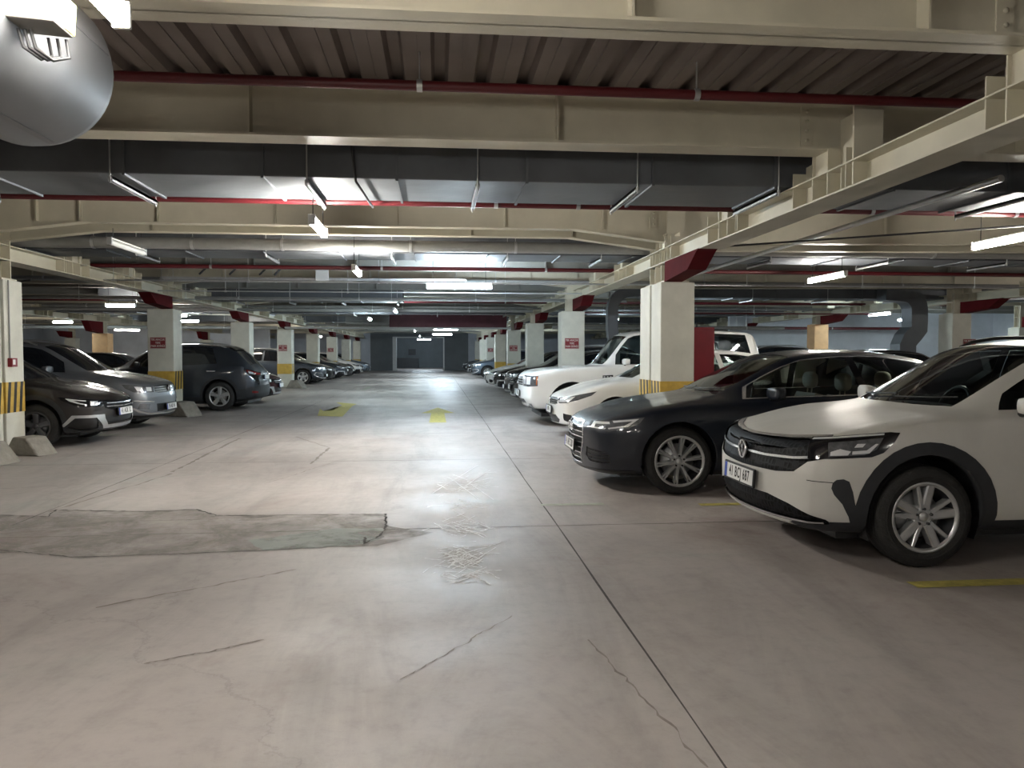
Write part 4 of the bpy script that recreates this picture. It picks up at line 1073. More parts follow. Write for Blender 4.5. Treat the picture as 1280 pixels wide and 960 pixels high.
    def interior(s, e, kind):
        d = s.d; W = d['W']; sm = M_SEATB if kind == 'beige' else M_SEATD
        c = d['cowl']; h = d['H']
        t = MB(); t.bbox(c + .10, c + .62, -W + .16, W - .16, .62, d['belt_z'] - .06, .05); t.bbox(c + .42, c + .66, .12, W - .2, d['belt_z'] - .14, d['belt_z'] + .0, .04)
        t.build('dashboard', M_SEATD, e)
        t = MB(); pts = [(c + .80 + .06 * math.sin(a), .36 + .18 * math.cos(a), d['belt_z'] - .05 + .17 * math.sin(a)) for a in [i * PI / 12 for i in range(25)]]
        t.tube(pts, .014, 8, cap=False); t.tube([(c + .6, .36, d['belt_z'] - .10), (c + .78, .36, d['belt_z'] - .05)], .03, 8); t.tube([(c + .79, .18, d['belt_z'] - .05), (c + .79, .54, d['belt_z'] - .05)], .018, 6)
        t.build('steering_wheel', M_BLK, e)
        t = MB(); t.bbox(.9, d['L'] - .9, -W + .14, W - .14, .24, .30, .01); t.build('cabin_floor', M_BLK, e)
        for row, x in ((0, c + 1.25), (1, c + 2.12)):
            for y in ((-.36, .36)):
                q = MB(); q.bbox(-.42, .12, -.25, .25, .32, .52, .05)
                bk = [(.02, .50), (.14, .50), (.34, h - .52), (.25, h - .50)]
                q.prism([(a + .02, b) for a, b in bk], 'y', -.23, .23)
                o = q.build('seat', sm, e); o.location = (x, y, 0)
                hr = MB(); bm = bmesh.new(); bmesh.ops.create_uvsphere(bm, u_segments=16, v_segments=10, radius=1)
                for v in bm.verts:
                    l = (abs(v.co.x) ** 3 + abs(v.co.y) ** 3 + abs(v.co.z) ** 3) ** (1 / 3); v.co = Vector((v.co.x / l * .05 + .32, v.co.y / l * .135, v.co.z / l * .095 + h - .36))
                hr.bm(bm, 0, True)
                for k in (-.05, .05): hr.tube([(.31, k, h - .53), (.32, k, h - .42)], .007, 6)
                hr.build('headrest', sm, o)
# ------------------------------------------------------------------ outlines shared by the designs
def windscreen(c, inset=.05, name='windscreen'):
    d = c.d; a, b = d['cowl'] + .02, d['header'] - .015; pts = []
    ws = lambda x: (lerp(c.wmax(x) * .70, d['W'] * d.get('roofw', .66), c.g(x))) - inset
    K = lambda x, y: x + c.k(x) * (y / d['W']) ** 2
    n = 7
    for i in range(5): y = ws(a) * i / 4; pts.append((K(a, y), y if i else -.01))
    for i in range(1, n + 1): x = lerp(a, b, i / n); pts.append((K(x, ws(x)), ws(x)))
    for i in range(3, -1, -1): y = ws(b) * i / 4; pts.append((K(b, y), y if i else -.01))
    c.part(name, 'top', pts, 'glass', pair=False, off=-.003, gap=.012)
def rear_window(c, inset=.07):
    d = c.d; a, b = d['roof_end'] + .05, d['rgl'] - .03
    ws = lambda x: (lerp(c.wmax(x) * .70, d['W'] * d.get('roofw', .66), c.g(x))) - inset
    c.part('rear_window', 'top', [(a, -.01), (a, ws(a)), (lerp(a, b, .5), ws(lerp(a, b, .5))), (b, ws(b)), (b, -.01)], 'glass', pair=False, off=-.003, gap=.012)
def side_windows(c, wins, lift=.055, drop=.030, mat_='side_glass'):
    """wins: (name, bottom x0, top x0, bottom x1, top x1)"""
    d = c.d; W = d['W']
    up = []
    for i in range(200):
        x = d['cowl'] + .02 + (d['rgl'] - d['cowl'] - .04) * i / 199
        up.append((x + c.k(x) * .62, c.zr(x) - drop))
    top = lambda x: pl(up, x)
    bot = lambda x: pl(d['belt'], x) + lift
    for nm, b0, t0, b1, t1 in wins:
        lo = [(lerp(b0, b1, i / 4), bot(lerp(b0, b1, i / 4))) for i in range(5)]
        hi = [(lerp(t1, t0, i / 8), max(top(lerp(t1, t0, i / 8)), bot(lerp(t1, t0, i / 8)) + .005)) for i in range(9)]
        pts = lo + hi
        q = [pts[0]]
        for p in pts[1:]:
            if math.hypot(p[0] - q[-1][0], p[1] - q[-1][1]) > .004: q.append(p)
        c.part(nm, 'side', q, mat_, pair=True, off=-.003, gap=.010, filt=lambda f: f.calc_center_median().z > d['belt_z'] - .15)
def doors(c, xs, zb=.30, rear_arch=None):
    d = c.d; W = d['W']; names = ['front_door', 'rear_door']
    for i in range(2):
        a, b = xs[i], xs[i + 1]; z0 = zb
        zt = lambda x: pl(d['belt'], x) + .045
        p = [(a, z0 + .03), (a + .04, z0), (b - .03, z0)]
        if i == 1:
            ax = d['axles'][1]; r = d['arch'] + .05; zc_ = d['wr'] + .01
            p = [(a, z0 + .03), (a + .04, z0)]
            a1 = math.asin(max(-1, min(1, (z0 - zc_) / r))); xx = ax - r * math.cos(a1); p.append((xx, z0))
            for k in range(1, 6):
                an = PI - a1 - (PI - a1 - R(118)) * k / 5; q = (ax + r * math.cos(an), zc_ + r * math.sin(an)); p.append(q)
            p.append((max(b, p[-1][0] + .01), pl([(0, p[-1][1] + .12), (9, p[-1][1] + .12)], 0)))
        else: p.append((b, z0 + .03))
        e_ = p[-1][0]
        for k in range(5): x = lerp(e_, a, k / 4); p.append((x, zt(x)))
        c.part(names[i], 'side', p, 'paint', pair=True, gap=.004, filt=lambda f: f.normal.y > .3)
def bonnet(c, x0=.13, edge=.84):
    d = c.d; W = d['W']; K = lambda x, y: x + c.k(x) * (y / W) ** 2
    b = d['cowl'] - .03; pts = []
    for i in range(6): y = W * (edge - .10) * i / 5; pts.append((K(x0, y) + .1 * (i / 5) ** 3, y if i else -.01))
    pts += [(K(.45, W * edge), W * (edge - .02)), (K(.8, W * edge), W * edge), (K(b, W * .8) - .01, W * edge)]
    for i in range(4, -1, -1): y = W * edge * i / 5; pts.append((K(b, y), y if i else -.01))
    c.part('bonnet', 'top', pts, 'paint', pair=False, gap=.004, filt=lambda f: f.calc_center_median().x < d['cowl'] + .2)
def cladding(c, w=.085, sill=.36, bump=.36):
    d = c.d; L = d['L']; zc_ = d['wr'] + .01
    a0, a1 = d['axles']; r = d['arch'] + w
    c.part('cladding', 'side', [(-.1, .05), (L + .1, .05), (L + .1, sill), (-.1, sill)], M_CLAD, pair=True, off=.004)
    for ax in d['axles']: c.part('cladding', 'side', circ(ax, zc_, r, 36), filt=lambda f: f.calc_center_median().y > d['W'] * .55)
    c.part('cladding', 'f', [(-.05, .05), (2.0, .05), (2.0, .32), (1.34, .32), (1.20, .285), (.9, .25), (.5, .225), (-.05, .22)])
    c.part('cladding', 'r', [(-.05, .05), (2.0, .05), (2.0, bump + .12), (-.05, bump + .12)])
def band(pts, w):
    """a thin outline polygon round a polyline (constant vertical width)"""
    return [(a, b + w / 2) for a, b in pts] + [(a, b - w / 2) for a, b in reversed(pts)]
def tail(c, poly, poly2=None):
    c.part('tail_lamp', 'r', poly, M_TAIL, pair=True, off=.004, gap=.004)

# ---- emblems
def emblem_vw(c, e, paint):
    z = c.d['emb_z']; r = c.d.get('emb_r', .066); x = c.hit(0, z) - .016
    m = MB(); m.lathe([(r * .88, .0), (r * .90, -.010), (r, -.010), (r * 1.02, .0)], 'x', 32)
    def bar(p, q, w=.0075):
        a = Vector(p) * r; b = Vector(q) * r; d_ = (b - a).normalized(); n_ = Vector((-d_.y, d_.x)) * w / 2
        P = [a + n_, b + n_, b - n_, a - n_]; m.prism([(t.x, t.y) for t in P], 'x', -.009, -.001)
    bar((-.42, .80), (0, .06)); bar((.42, .80), (0, .06))
    bar((-.86, .30), (-.42, -.76)); bar((-.42, -.76), (0, -.02)); bar((0, -.02), (.42, -.76)); bar((.42, -.76), (.86, .30))
    o = m.build('emblem', M_CHROME, e); o.location = (x, 0, z)
    dk = MB(); dk.lathe([(0, .003), (r * .9, .003), (r * .9, .02)], 'x', 28); dk.build('emblem_backing', M_GLOSSB, o)
def emblem_rings(c, e, paint):
    z = c.d['emb_z']; x = c.hit(0, z) - .014; m = MB()
    for k in range(4): m.tube([(0, (k - 1.5) * .058 + .040 * math.cos(a), .040 * math.sin(a)) for a in [i * PI / 12 for i in range(25)]], .0055, 6, cap=False)
    o = m.build('emblem', M_CHROME, e); o.location = (x, 0, z)
def emblem_oval(c, e, paint):
    z = c.d['emb_z']; x = c.hit(0, z) - .012; m = MB()
    m.tube([(0, .062 * math.cos(a), .042 * math.sin(a)) for a in [i * PI / 14 for i in range(29)]], .0055, 6, cap=False)
    m.tube([(0, .030 * math.cos(a), .040 * math.sin(a)) for a in [i * PI / 14 for i in range(29)]], .004, 6, cap=False)
    m.build('emblem', M_CHROME, e).location = (x, 0, z)
def emblem_disc(c, e, paint):
    z = c.d['emb_z']; x = c.hit(0, z) - .006; m = MB(); m.lathe([(0, -.008), (.045, -.008), (.05, 0)], 'x', 24)
    m.build('emblem', M_CHROME, e).location = (x, 0, z)
def rails(c, e, paint, m_=None):
    d = c.d; x0, x1 = d['header'] + .15, d['roof_end'] - .1
    for sg in (-1, 1):
        y = sg * (d['W'] * d.get('roofw', .66) - .03); pts = []
        for i in range(13):
            t = i / 12; x = lerp(x0, x1, t); pts.append((x, y, pl(d['top'], x) - .045 + .055 * math.sin(PI * t) ** .35))
        MB().tube(pts, .015, 8).build('roof_rail', m_ or M_ZINC, e)
def wipers(c, e, paint):
    d = c.d
    for y0, y1 in ((.55, .02), (-.02, -.52)):
        pts = []
        for i in range(5):
            y = lerp(y0, y1, i / 4); x = d['cowl'] + .02 + c.k(d['cowl']) * (y / d['W']) ** 2 + .06 + i * .01
            l, n_, _, _ = c.bvh.ray_cast(Vector((x, y, 3)), Vector((0, 0, -1)))
            if l: pts.append(l + n_ * .012)
        if len(pts) > 2: MB().tube(pts, .007, 6).build('wiper', M_BLK, e)

DES = {}
# ================ white compact crossover (nearest)
def cuts_cross(c):
    d = c.d; W = d['W']; L = d['L']
    bonnet(c, .10, .84)
    cladding(c, .080, .30, .50)
    doors(c, (1.45, 2.50, 3.36), .34)
    # front fascia: v = x + y
    c.part('bumper_seam', 'f', band([(.86, .56), (.98, .558), (1.08, .556)], .005), M_GAP, pair=True)
    c.part('grille', 'f', [(-.01, .785), (.30, .79), (.60, .80), (.78, .812), (1.02, .828), (1.0, .70), (.86, .675), (.72, .60), (.50, .578), (-.01, .57)], M_GRILLE, pair=False, off=-.012)
    c.part('lower_grille', 'f', [(-.01, .415), (.40, .415), (.66, .385), (1.02, .315), (1.05, .295), (1.02, .28), (.80, .272), (.45, .262), (-.01, .26)], M_GRILLE, pair=False, off=-.012)
    c.part('chrome_strip', 'f', band([(-.01, .672), (.35, .672), (.70, .686), (.94, .71)], .016), M_CHROME, pair=False, off=.004)
    c.part('chrome_edge', 'f', band([(-.01, .792), (.35, .797), (.60, .807), (.78, .819), (1.02, .836)], .013), M_CHROME, pair=False, off=.005)
    c.part('lower_chrome', 'f', band([(-.01, .272), (.45, .274), (.80, .284), (1.0, .292)], .012), M_CHROME, pair=False, off=.004)
    c.part('headlight', 'f', [(.84, .820), (1.02, .834), (1.25, .855), (1.46, .872), (1.53, .868), (1.50, .81), (1.43, .745), (1.35, .718), (1.0, .70), (.86, .695)], M_GLOSSB, pair=True, off=.002, gap=.004)
    c.part('lamp_strip', 'f', band([(.86, .812), (1.02, .824), (1.25, .844), (1.42, .858)], .010), M_LED, pair=True, off=.006, parent='headlight')
    c.part('lamp_reflector', 'f', [(1.02, .80), (1.20, .815), (1.42, .838), (1.38, .765), (1.30, .732), (1.04, .715)], M_LENS, pair=True, off=.004, parent='headlight')
    c.part('led_module', 'f', [(1.05, .722), (1.18, .728), (1.20, .752), (1.12, .765), (1.05, .745)], M_LED, pair=True, off=.006, parent='headlight')
    c.part('led_module#2', 'f', [(1.21, .733), (1.33, .742), (1.39, .80), (1.37, .80), (1.31, .76), (1.21, .752)], M_LED, pair=True, off=.006, parent='headlight')
    c.part('led_module#3', 'f', [(1.22, .775), (1.28, .778), (1.30, .80), (1.24, .798)], M_LED, pair=True, off=.006, parent='headlight')
    c.part('bumper_vent', 'f', [(1.08, .555), (1.11, .575), (1.16, .58), (1.20, .565), (1.225, .50), (1.24, .42), (1.265, .36), (1.28, .25), (1.20, .25), (1.19, .34), (1.15, .42), (1.09, .48), (1.07, .52)], M_CLAD, pair=True, off=.003, parent=None)
    windscreen(c); rear_window(c)
    side_windows(c, [('front_side_window', 1.40, 1.50, 2.50, 2.46), ('rear_side_window', 2.58, 2.54, 3.30, 3.22), ('quarter_window', 3.37, 3.30, 3.62, 3.44)])
    tail(c, [(.05, .92), (.5, .95), (1.05, .98), (1.05, .88), (.5, .84), (.05, .85)])
DES['cross'] = dict(L=4.27, W=.885, H=1.49, cowl=1.08, header=1.92, roof_end=3.35, rgl=4.0, sub=3, belt_z=.98,
    top=[(0, .735), (.03, .79), (.09, .82), (.2, .85), (.5, .905), (.8, .95), (1.03, .99), (1.14, 1.03), (1.5, 1.235), (1.85, 1.425), (2.0, 1.455), (2.4, 1.49), (2.9, 1.485), (3.35, 1.43), (3.7, 1.22), (4.0, 1.02), (4.08, .98), (4.2, .95), (4.27, .86)],
    belt=[(0, .69), (.03, .75), (.09, .785), (.2, .82), (.5, .872), (.8, .905), (1.1, .93), (1.6, .955), (2.6, .985), (3.5, 1.02), (4.0, .98), (4.27, .82)],
    plan=[(0, .84), (.03, .885), (.09, .935), (.2, .97), (.45, 1.0), (3.9, 1.0), (4.15, .94), (4.27, .84)],
    axles=(.86, 3.42), wr=.328, rim=.220, arch=.392, kc=.28, wstyle='vfive', clad=True, cuts=cuts_cross, mirror=(1.49, 1.035), mirror_mat=None, plate_z=.495, rplate_z=.6, emb_z=.675,
    handles=[(2.38, .86), (3.28, .89)], extras=[emblem_vw, lambda c, e, p: rails(c, e, p, M_BLK), wipers])

# ================ navy saloon
def cuts_navy(c):
    d = c.d; W = d['W']
    bonnet(c, .16, .86)
    doors(c, (1.72, 2.78, 3.68), .26)
    c.part('grille', 'f', [(-.01, .665), (.36, .665), (.44, .60), (.44, .48), (.34, .26), (-.01, .26)], M_BLK, pair=False, off=-.015)
    for k in range(7):
        z = .63 - k * .055; w = pl([(.26, .33), (.48, .425), (.60, .425), (.665, .35)], z)
        c.part('grille_slat', 'f', [(-.01, z + .006), (w, z + .006), (w, z - .006), (-.01, z - .006)], M_CHROME, pair=False, off=-.004, parent='grille')
    ring_o = [(-.01, .680), (.375, .680), (.458, .605), (.458, .475), (.352, .243), (-.01, .243)]
    c.part('grille_frame', 'f', [(-.01, .680), (.375, .680), (.36, .665), (-.01, .665)], M_CHROME, pair=False, off=.004)
    c.part('grille_frame', 'f', [(.375, .680), (.458, .605), (.44, .60), (.36, .665)]); c.part('grille_frame', 'f', [(.458, .605), (.458, .475), (.44, .48), (.44, .60)])
    c.part('grille_frame', 'f', [(.458, .475), (.352, .243), (.34, .26), (.44, .48)]); c.part('grille_frame', 'f', [(.352, .243), (-.01, .243), (-.01, .26), (.34, .26)])
    c.part('headlight', 'f', [(.56, .700), (.80, .705), (1.10, .725), (1.42, .755), (1.38, .70), (1.25, .645), (1.0, .615), (.66, .620), (.60, .64)], M_LENS, pair=True, off=.003, gap=.004)
    c.part('led_module', 'f', [(.66, .692), (.98, .70), (1.00, .682), (.74, .674), (.74, .645), (.96, .645), (.94, .632), (.66, .635)], M_LED, pair=True, off=.006, parent='headlight')
    c.part('lamp_strip', 'f', [(1.02, .71), (1.36, .738), (1.24, .662), (1.0, .634), (.98, .645), (1.20, .672), (1.29, .716), (1.05, .695)], M_LED, pair=True, off=.006, parent='headlight')
    c.part('bumper_vent', 'f', [(.56, .44), (.95, .42), (1.02, .38), (1.02, .30), (.62, .30), (.54, .36)], M_BLK, pair=True, off=-.01)
    for k in range(3): c.part('vent_slat', 'f', band([(.58, .415 - k * .04), (1.0, .40 - k * .036)], .010), 'paint', pair=True, off=.0, parent='bumper_vent')
    c.part('bumper_lip', 'f', [(-.01, .225), (.5, .225), (1.3, .235), (1.3, .10), (-.01, .10)], M_BLK, pair=False, off=.004)
    windscreen(c); rear_window(c)
    c.part('window_trim', 'side', window_trim_poly(c, 1.60, 4.14), M_CHROME, pair=True, off=.003)
    c.part('pillar_trim', 'side', window_trim_poly(c, 1.64, 4.10, .052, .026), M_GLOSSB, pair=True, off=.002)
    side_windows(c, [('front_side_window', 1.62, 1.72, 2.76, 2.70), ('rear_side_window', 2.84, 2.78, 3.62, 3.55), ('quarter_window', 3.68, 3.60, 4.02, 3.90)])
    tail(c, [(.45, .86), (1.15, .88), (1.2, .76), (.45, .74)])
def window_trim_poly(c, x0, x1, lift=.043, drop=.018):
    d = c.d; up = []
    for i in range(200):
        x = d['cowl'] + .02 + (d['rgl'] - d['cowl'] - .04) * i / 199; up.append((x + c.k(x) * .62, c.zr(x) - drop))
    lo = [(lerp(x0 - .06, x1, i / 5), pl(d['belt'], lerp(x0 - .06, x1, i / 5)) + lift) for i in range(6)]
    hi = [(lerp(x1 - .06, x0, i / 12), max(pl(up, lerp(x1 - .06, x0, i / 12)), pl(d['belt'], lerp(x1, x0, i / 12)) + lift + .008)) for i in range(13)]
    return lo + hi
DES['navy'] = dict(L=4.73, W=.92, H=1.43, cowl=1.25, header=2.12, roof_end=3.55, rgl=4.25, sub=3, belt_z=.92, roofw=.62, kf=.20,
    top=[(0, .62), (.03, .68), (.09, .72), (.2, .765), (.5, .84), (.9, .90), (1.2, .945), (1.32, .985), (1.7, 1.19), (2.05, 1.36), (2.2, 1.39), (2.7, 1.43), (3.1, 1.42), (3.55, 1.345), (3.9, 1.18), (4.25, 1.01), (4.32, .99), (4.6, .97), (4.73, .88)],
    belt=[(0, .56), (.03, .63), (.09, .67), (.2, .71), (.5, .775), (.9, .83), (1.3, .87), (2, .895), (3, .92), (4, .95), (4.5, .93), (4.73, .84)],
    plan=[(0, .74), (.03, .80), (.09, .87), (.2, .935), (.45, .985), (.9, 1), (4.2, 1.0), (4.55, .94), (4.73, .82)],
    bot=[(0, .20), (.12, .165), (.6, .165), (4.0, .17), (4.6, .24), (4.73, .30)],
    axles=(.90, 3.72), wr=.330, rim=.242, arch=.375, wstyle='tentwin', cuts=cuts_navy, mirror=(1.80, .985), plate_z=.43, emb_z=.61,
    handles=[(2.62, .80), (3.55, .82)], extras=[emblem_rings, wipers])

# ================ white saloon (behind the column)
def cuts_sedan(c):
    d = c.d
    bonnet(c, .16, .86); doors(c, (1.70, 2.72, 3.62), .27)
    c.part('grille', 'f', [(-.01, .655), (.40, .655), (.52, .64), (.50, .57), (.40, .545), (-.01, .54)], M_BLK, pair=False, off=-.01)
    for k in range(3): c.part('grille_slat', 'f', band([(-.01, .635 - k * .036), (.5, .63 - k * .034)], .010), M_CHROME, pair=False, off=.002, parent='grille')
    c.part('headlight', 'f', [(.54, .655), (.85, .675), (1.2, .73), (1.48, .775), (1.40, .71), (1.15, .635), (.9, .59), (.62, .575), (.54, .60)], M_LENS, pair=True, off=.003, gap=.004)
    c.part('lamp_reflector', 'f', [(.62, .645), (.9, .665), (1.08, .69), (1.0, .63), (.85, .60), (.64, .59)], M_LED, pair=True, off=.006, parent='headlight')
    c.part('lower_grille', 'f', [(-.01, .38), (.42, .38), (.60, .31), (.52, .25), (-.01, .25)], M_BLK, pair=False, off=-.012)
    c.part('fog_recess', 'f', [(.78, .42), (1.02, .40), (1.06, .32), (.92, .28), (.78, .31)], M_BLK, pair=True, off=-.01)
    c.part('bumper_lip', 'f', [(-.01, .215), (1.2, .225), (1.2, .1), (-.01, .1)], M_BLK, pair=False, off=.004)
    windscreen(c); rear_window(c)
    side_windows(c, [('front_side_window', 1.54, 1.64, 2.68, 2.62), ('rear_side_window', 2.76, 2.70, 3.52, 3.46), ('quarter_window', 3.58, 3.52, 3.88, 3.78)])
    tail(c, [(.4, .90), (1.15, .92), (1.2, .76), (.4, .76)])
DES['sedan'] = dict(L=4.63, W=.89, H=1.46, cowl=1.15, header=2.02, roof_end=3.42, rgl=4.12, sub=2, belt_z=.94, kf=.18,
    top=[(0, .62), (.03, .67), (.09, .71), (.2, .76), (.5, .85), (.9, .93), (1.1, .965), (1.22, 1.005), (1.6, 1.215), (1.95, 1.39), (2.1, 1.42), (2.6, 1.46), (3.0, 1.45), (3.42, 1.38), (3.8, 1.2), (4.12, 1.04), (4.2, 1.02), (4.5, 1.0), (4.63, .9)],
    belt=[(0, .56), (.03, .62), (.09, .66), (.2, .70), (.5, .79), (.9, .86), (1.3, .90), (2, .92), (3, .95), (4, .975), (4.4, .96), (4.63, .86)],
    axles=(.93, 3.63), wr=.318, rim=.20, arch=.37, wstyle='seven', cuts=cuts_sedan, mirror=(1.75, 1.0), plate_z=.455, emb_z=.60,
    handles=[(2.55, .83), (3.45, .85)], extras=[emblem_oval])

# ================ boxy white off-roader
def cuts_boxy(c):
    d = c.d
    bonnet(c, .12, .90); doors(c, (1.78, 2.80, 3.72), .42)
    c.part('grille', 'f', [(-.01, .93), (.46, .93), (.46, .76), (-.01, .76)], M_BLK, pair=False, off=-.008)
    for k in range(3): c.part('grille_slat', 'f', band([(-.01, .895 - k * .05), (.46, .895 - k * .05)], .018), M_ZINC, pair=False, off=.002, parent='grille')
    c.part('headlight', 'f', [(.52, .955), (.80, .955), (1.18, .955), (1.18, .76), (.88, .745), (.52, .75)], M_LENS, pair=True, off=.004, gap=.006)
    c.part('lamp_reflector', 'f', [(.56, .93), (.72, .93), (.72, .79), (.56, .79)], M_LED, pair=True, off=.007, parent='headlight')
    c.part('lamp_reflector#2', 'f', [(.76, .93), (.98, .93), (.98, .79), (.76, .79)], M_LED, pair=True, off=.007, parent='headlight')
    c.part('turn_lens', 'f', [(1.142, .94), (1.165, .94), (1.165, .78), (1.142, .78)], M_AMBER, pair=True, off=.007, parent='headlight')
    c.part('lower_grille', 'f', [(-.01, .50), (.55, .50), (.62, .42), (-.01, .42)], M_BLK, pair=False, off=-.01)
    c.part('skid_plate', 'f', [(-.01, .36), (.75, .36), (.70, .29), (-.01, .27)], M_ZINC, pair=False, off=.006)
    c.part('fog_lamp', 'f', [(.78, .42), (.94, .42), (.94, .34), (.78, .34)], M_LENS, pair=True, off=.003)
    c.part('wing_vent', 'side', [(1.50, .96), (1.70, .97), (1.70, .84), (1.50, .84)], M_BLK, pair=True, off=-.004)
    for k in range(3): c.part('vent_slat', 'side', [(1.515 + k * .06, .95), (1.55 + k * .06, .95), (1.55 + k * .06, .85), (1.515 + k * .06, .85)], M_ZINC, pair=True, off=.003, parent='wing_vent')
    windscreen(c); rear_window(c)
    side_windows(c, [('front_side_window', 1.76, 1.80, 2.76, 2.74), ('rear_side_window', 2.84, 2.82, 3.66, 3.66), ('quarter_window', 3.74, 3.74, 4.48, 4.38)], .06, .03)
    tail(c, [(.62, 1.15), (1.0, 1.15), (1.0, .80), (.62, .80)])
DES['boxy'] = dict(L=4.95, W=.97, H=1.87, cowl=1.45, header=1.98, roof_end=4.55, rgl=4.83, sub=2, belt_z=1.16, roofw=.74, kf=.14,
    top=[(0, .90), (.03, .97), (.09, 1.02), (.2, 1.055), (.5, 1.09), (.9, 1.115), (1.4, 1.14), (1.52, 1.19), (1.7, 1.42), (1.92, 1.72), (2.05, 1.80), (2.5, 1.86), (3.5, 1.87), (4.5, 1.83), (4.62, 1.72), (4.78, 1.30), (4.87, 1.2), (4.92, 1.1), (4.95, 1.0)],
    belt=[(0, .84), (.03, .92), (.09, .97), (.2, 1.0), (.5, 1.04), (.9, 1.07), (1.5, 1.10), (3, 1.12), (4.6, 1.15), (4.95, 1.0)],
    plan=[(0, .86), (.03, .90), (.09, .94), (.2, .97), (.45, 1.0), (4.6, 1.0), (4.9, .95), (4.95, .9)],
    bot=[(0, .36), (.12, .30), (.6, .30), (4.2, .30), (4.8, .36), (4.95, .4)], rake=[(.3, .12), (.5, .0), (.9, .0), (1.05, .03)], rrake=[(.3, .08), (.5, 0), (1.1, 0), (1.8, .0)],
    axles=(.92, 3.80), wr=.375, rim=.24, arch=.46, wstyle='seven', cuts=cuts_boxy, mirror=(1.92, 1.22), plate_z=.60, emb_z=.84,
    handles=[(2.6, .98), (3.55, 1.0)], extras=[wipers])

# ================ dark brown hatchback with silver bumper trims
def cuts_hatch(c):
    d = c.d
    bonnet(c, .13, .85); cladding(c, .07, .30, .34); doors(c, (1.60, 2.58, 3.42), .30)
    c.part('grille', 'f', [(-.01, .66), (.62, .68), (.66, .66), (.58, .56), (.40, .53), (-.01, .52)], M_GRILLE, pair=False, off=-.012)
    for k in range(2): c.part('grille_bar', 'f', band([(.02, .625 - k * .05), (.52, .632 - k * .05)], .012), M_CHROME, pair=False, off=.002, parent='grille')
    c.part('headlight', 'f', [(.66, .685), (.90, .70), (1.20, .725), (1.45, .745), (1.40, .69), (1.22, .625), (1.0, .59), (.72, .585), (.62, .62)], M_GLOSSB, pair=True, off=.003, gap=.004)
    c.part('lamp_reflector', 'f', [(.76, .665), (.92, .675), (.94, .61), (.78, .605)], M_LED, pair=True, off=.006, parent='headlight')
    c.part('lamp_strip', 'f', [(1.0, .685), (1.34, .722), (1.28, .68), (1.12, .635), (1.0, .62), (1.0, .632), (1.1, .65), (1.22, .69), (1.0, .67)], M_LED, pair=True, off=.006, parent='headlight')
    c.part('lower_grille', 'f', [(-.01, .44), (.60, .44), (.52, .33), (-.01, .33)], M_BLK, pair=False, off=-.012)
    c.part('fog_recess', 'f', [(.78, .43), (1.22, .45), (1.30, .30), (1.10, .25), (.74, .27)], M_BLK, pair=True, off=-.01)
    c.part('silver_bumper_trim', 'f', [(.60, .47), (1.25, .475), (1.40, .33), (1.36, .31), (1.20, .435), (.80, .43), (.64, .31), (.62, .26), (-.01, .255), (-.01, .31), (.50, .31), (.58, .40)], M_ZINC, pair=True, off=.006)
    windscreen(c); rear_window(c)
    c.part('window_trim', 'side', window_trim_poly(c, 1.52, 3.66), M_CHROME, pair=True, off=.003)
    c.part('pillar_trim', 'side', window_trim_poly(c, 1.55, 3.63, .052, .026), M_GLOSSB, pair=True, off=.002)
    side_windows(c, [('front_side_window', 1.54, 1.64, 2.56, 2.50), ('rear_side_window', 2.64, 2.58, 3.34, 3.26), ('quarter_window', 3.40, 3.34, 3.58, 3.46)])
    tail(c, [(.5, .95), (1.12, .98), (1.15, .82), (.5, .82)])
DES['hatch'] = dict(L=4.37, W=.895, H=1.50, cowl=1.10, header=1.98, roof_end=3.45, rgl=4.12, sub=2, belt_z=.96, kf=.2,
    top=[(0, .66), (.03, .70), (.09, .74), (.2, .79), (.5, .87), (.9, .945), (1.05, .975), (1.17, 1.02), (1.55, 1.23), (1.9, 1.42), (2.05, 1.455), (2.5, 1.495), (3.0, 1.485), (3.45, 1.42), (3.8, 1.22), (4.12, 1.03), (4.18, 1.0), (4.3, .95), (4.37, .85)],
    belt=[(0, .60), (.03, .65), (.09, .69), (.2, .73), (.5, .81), (.9, .88), (1.3, .92), (2, .94), (3, .965), (4, 1.0), (4.2, .95), (4.37, .82)],
    axles=(.90, 3.54), wr=.32, rim=.205, arch=.38, wstyle='darkfive', clad=True, cuts=cuts_hatch, mirror=(1.68, 1.02), plate_z=.49, emb_z=.60,
    handles=[(2.42, .85), (3.25, .87)], extras=[])

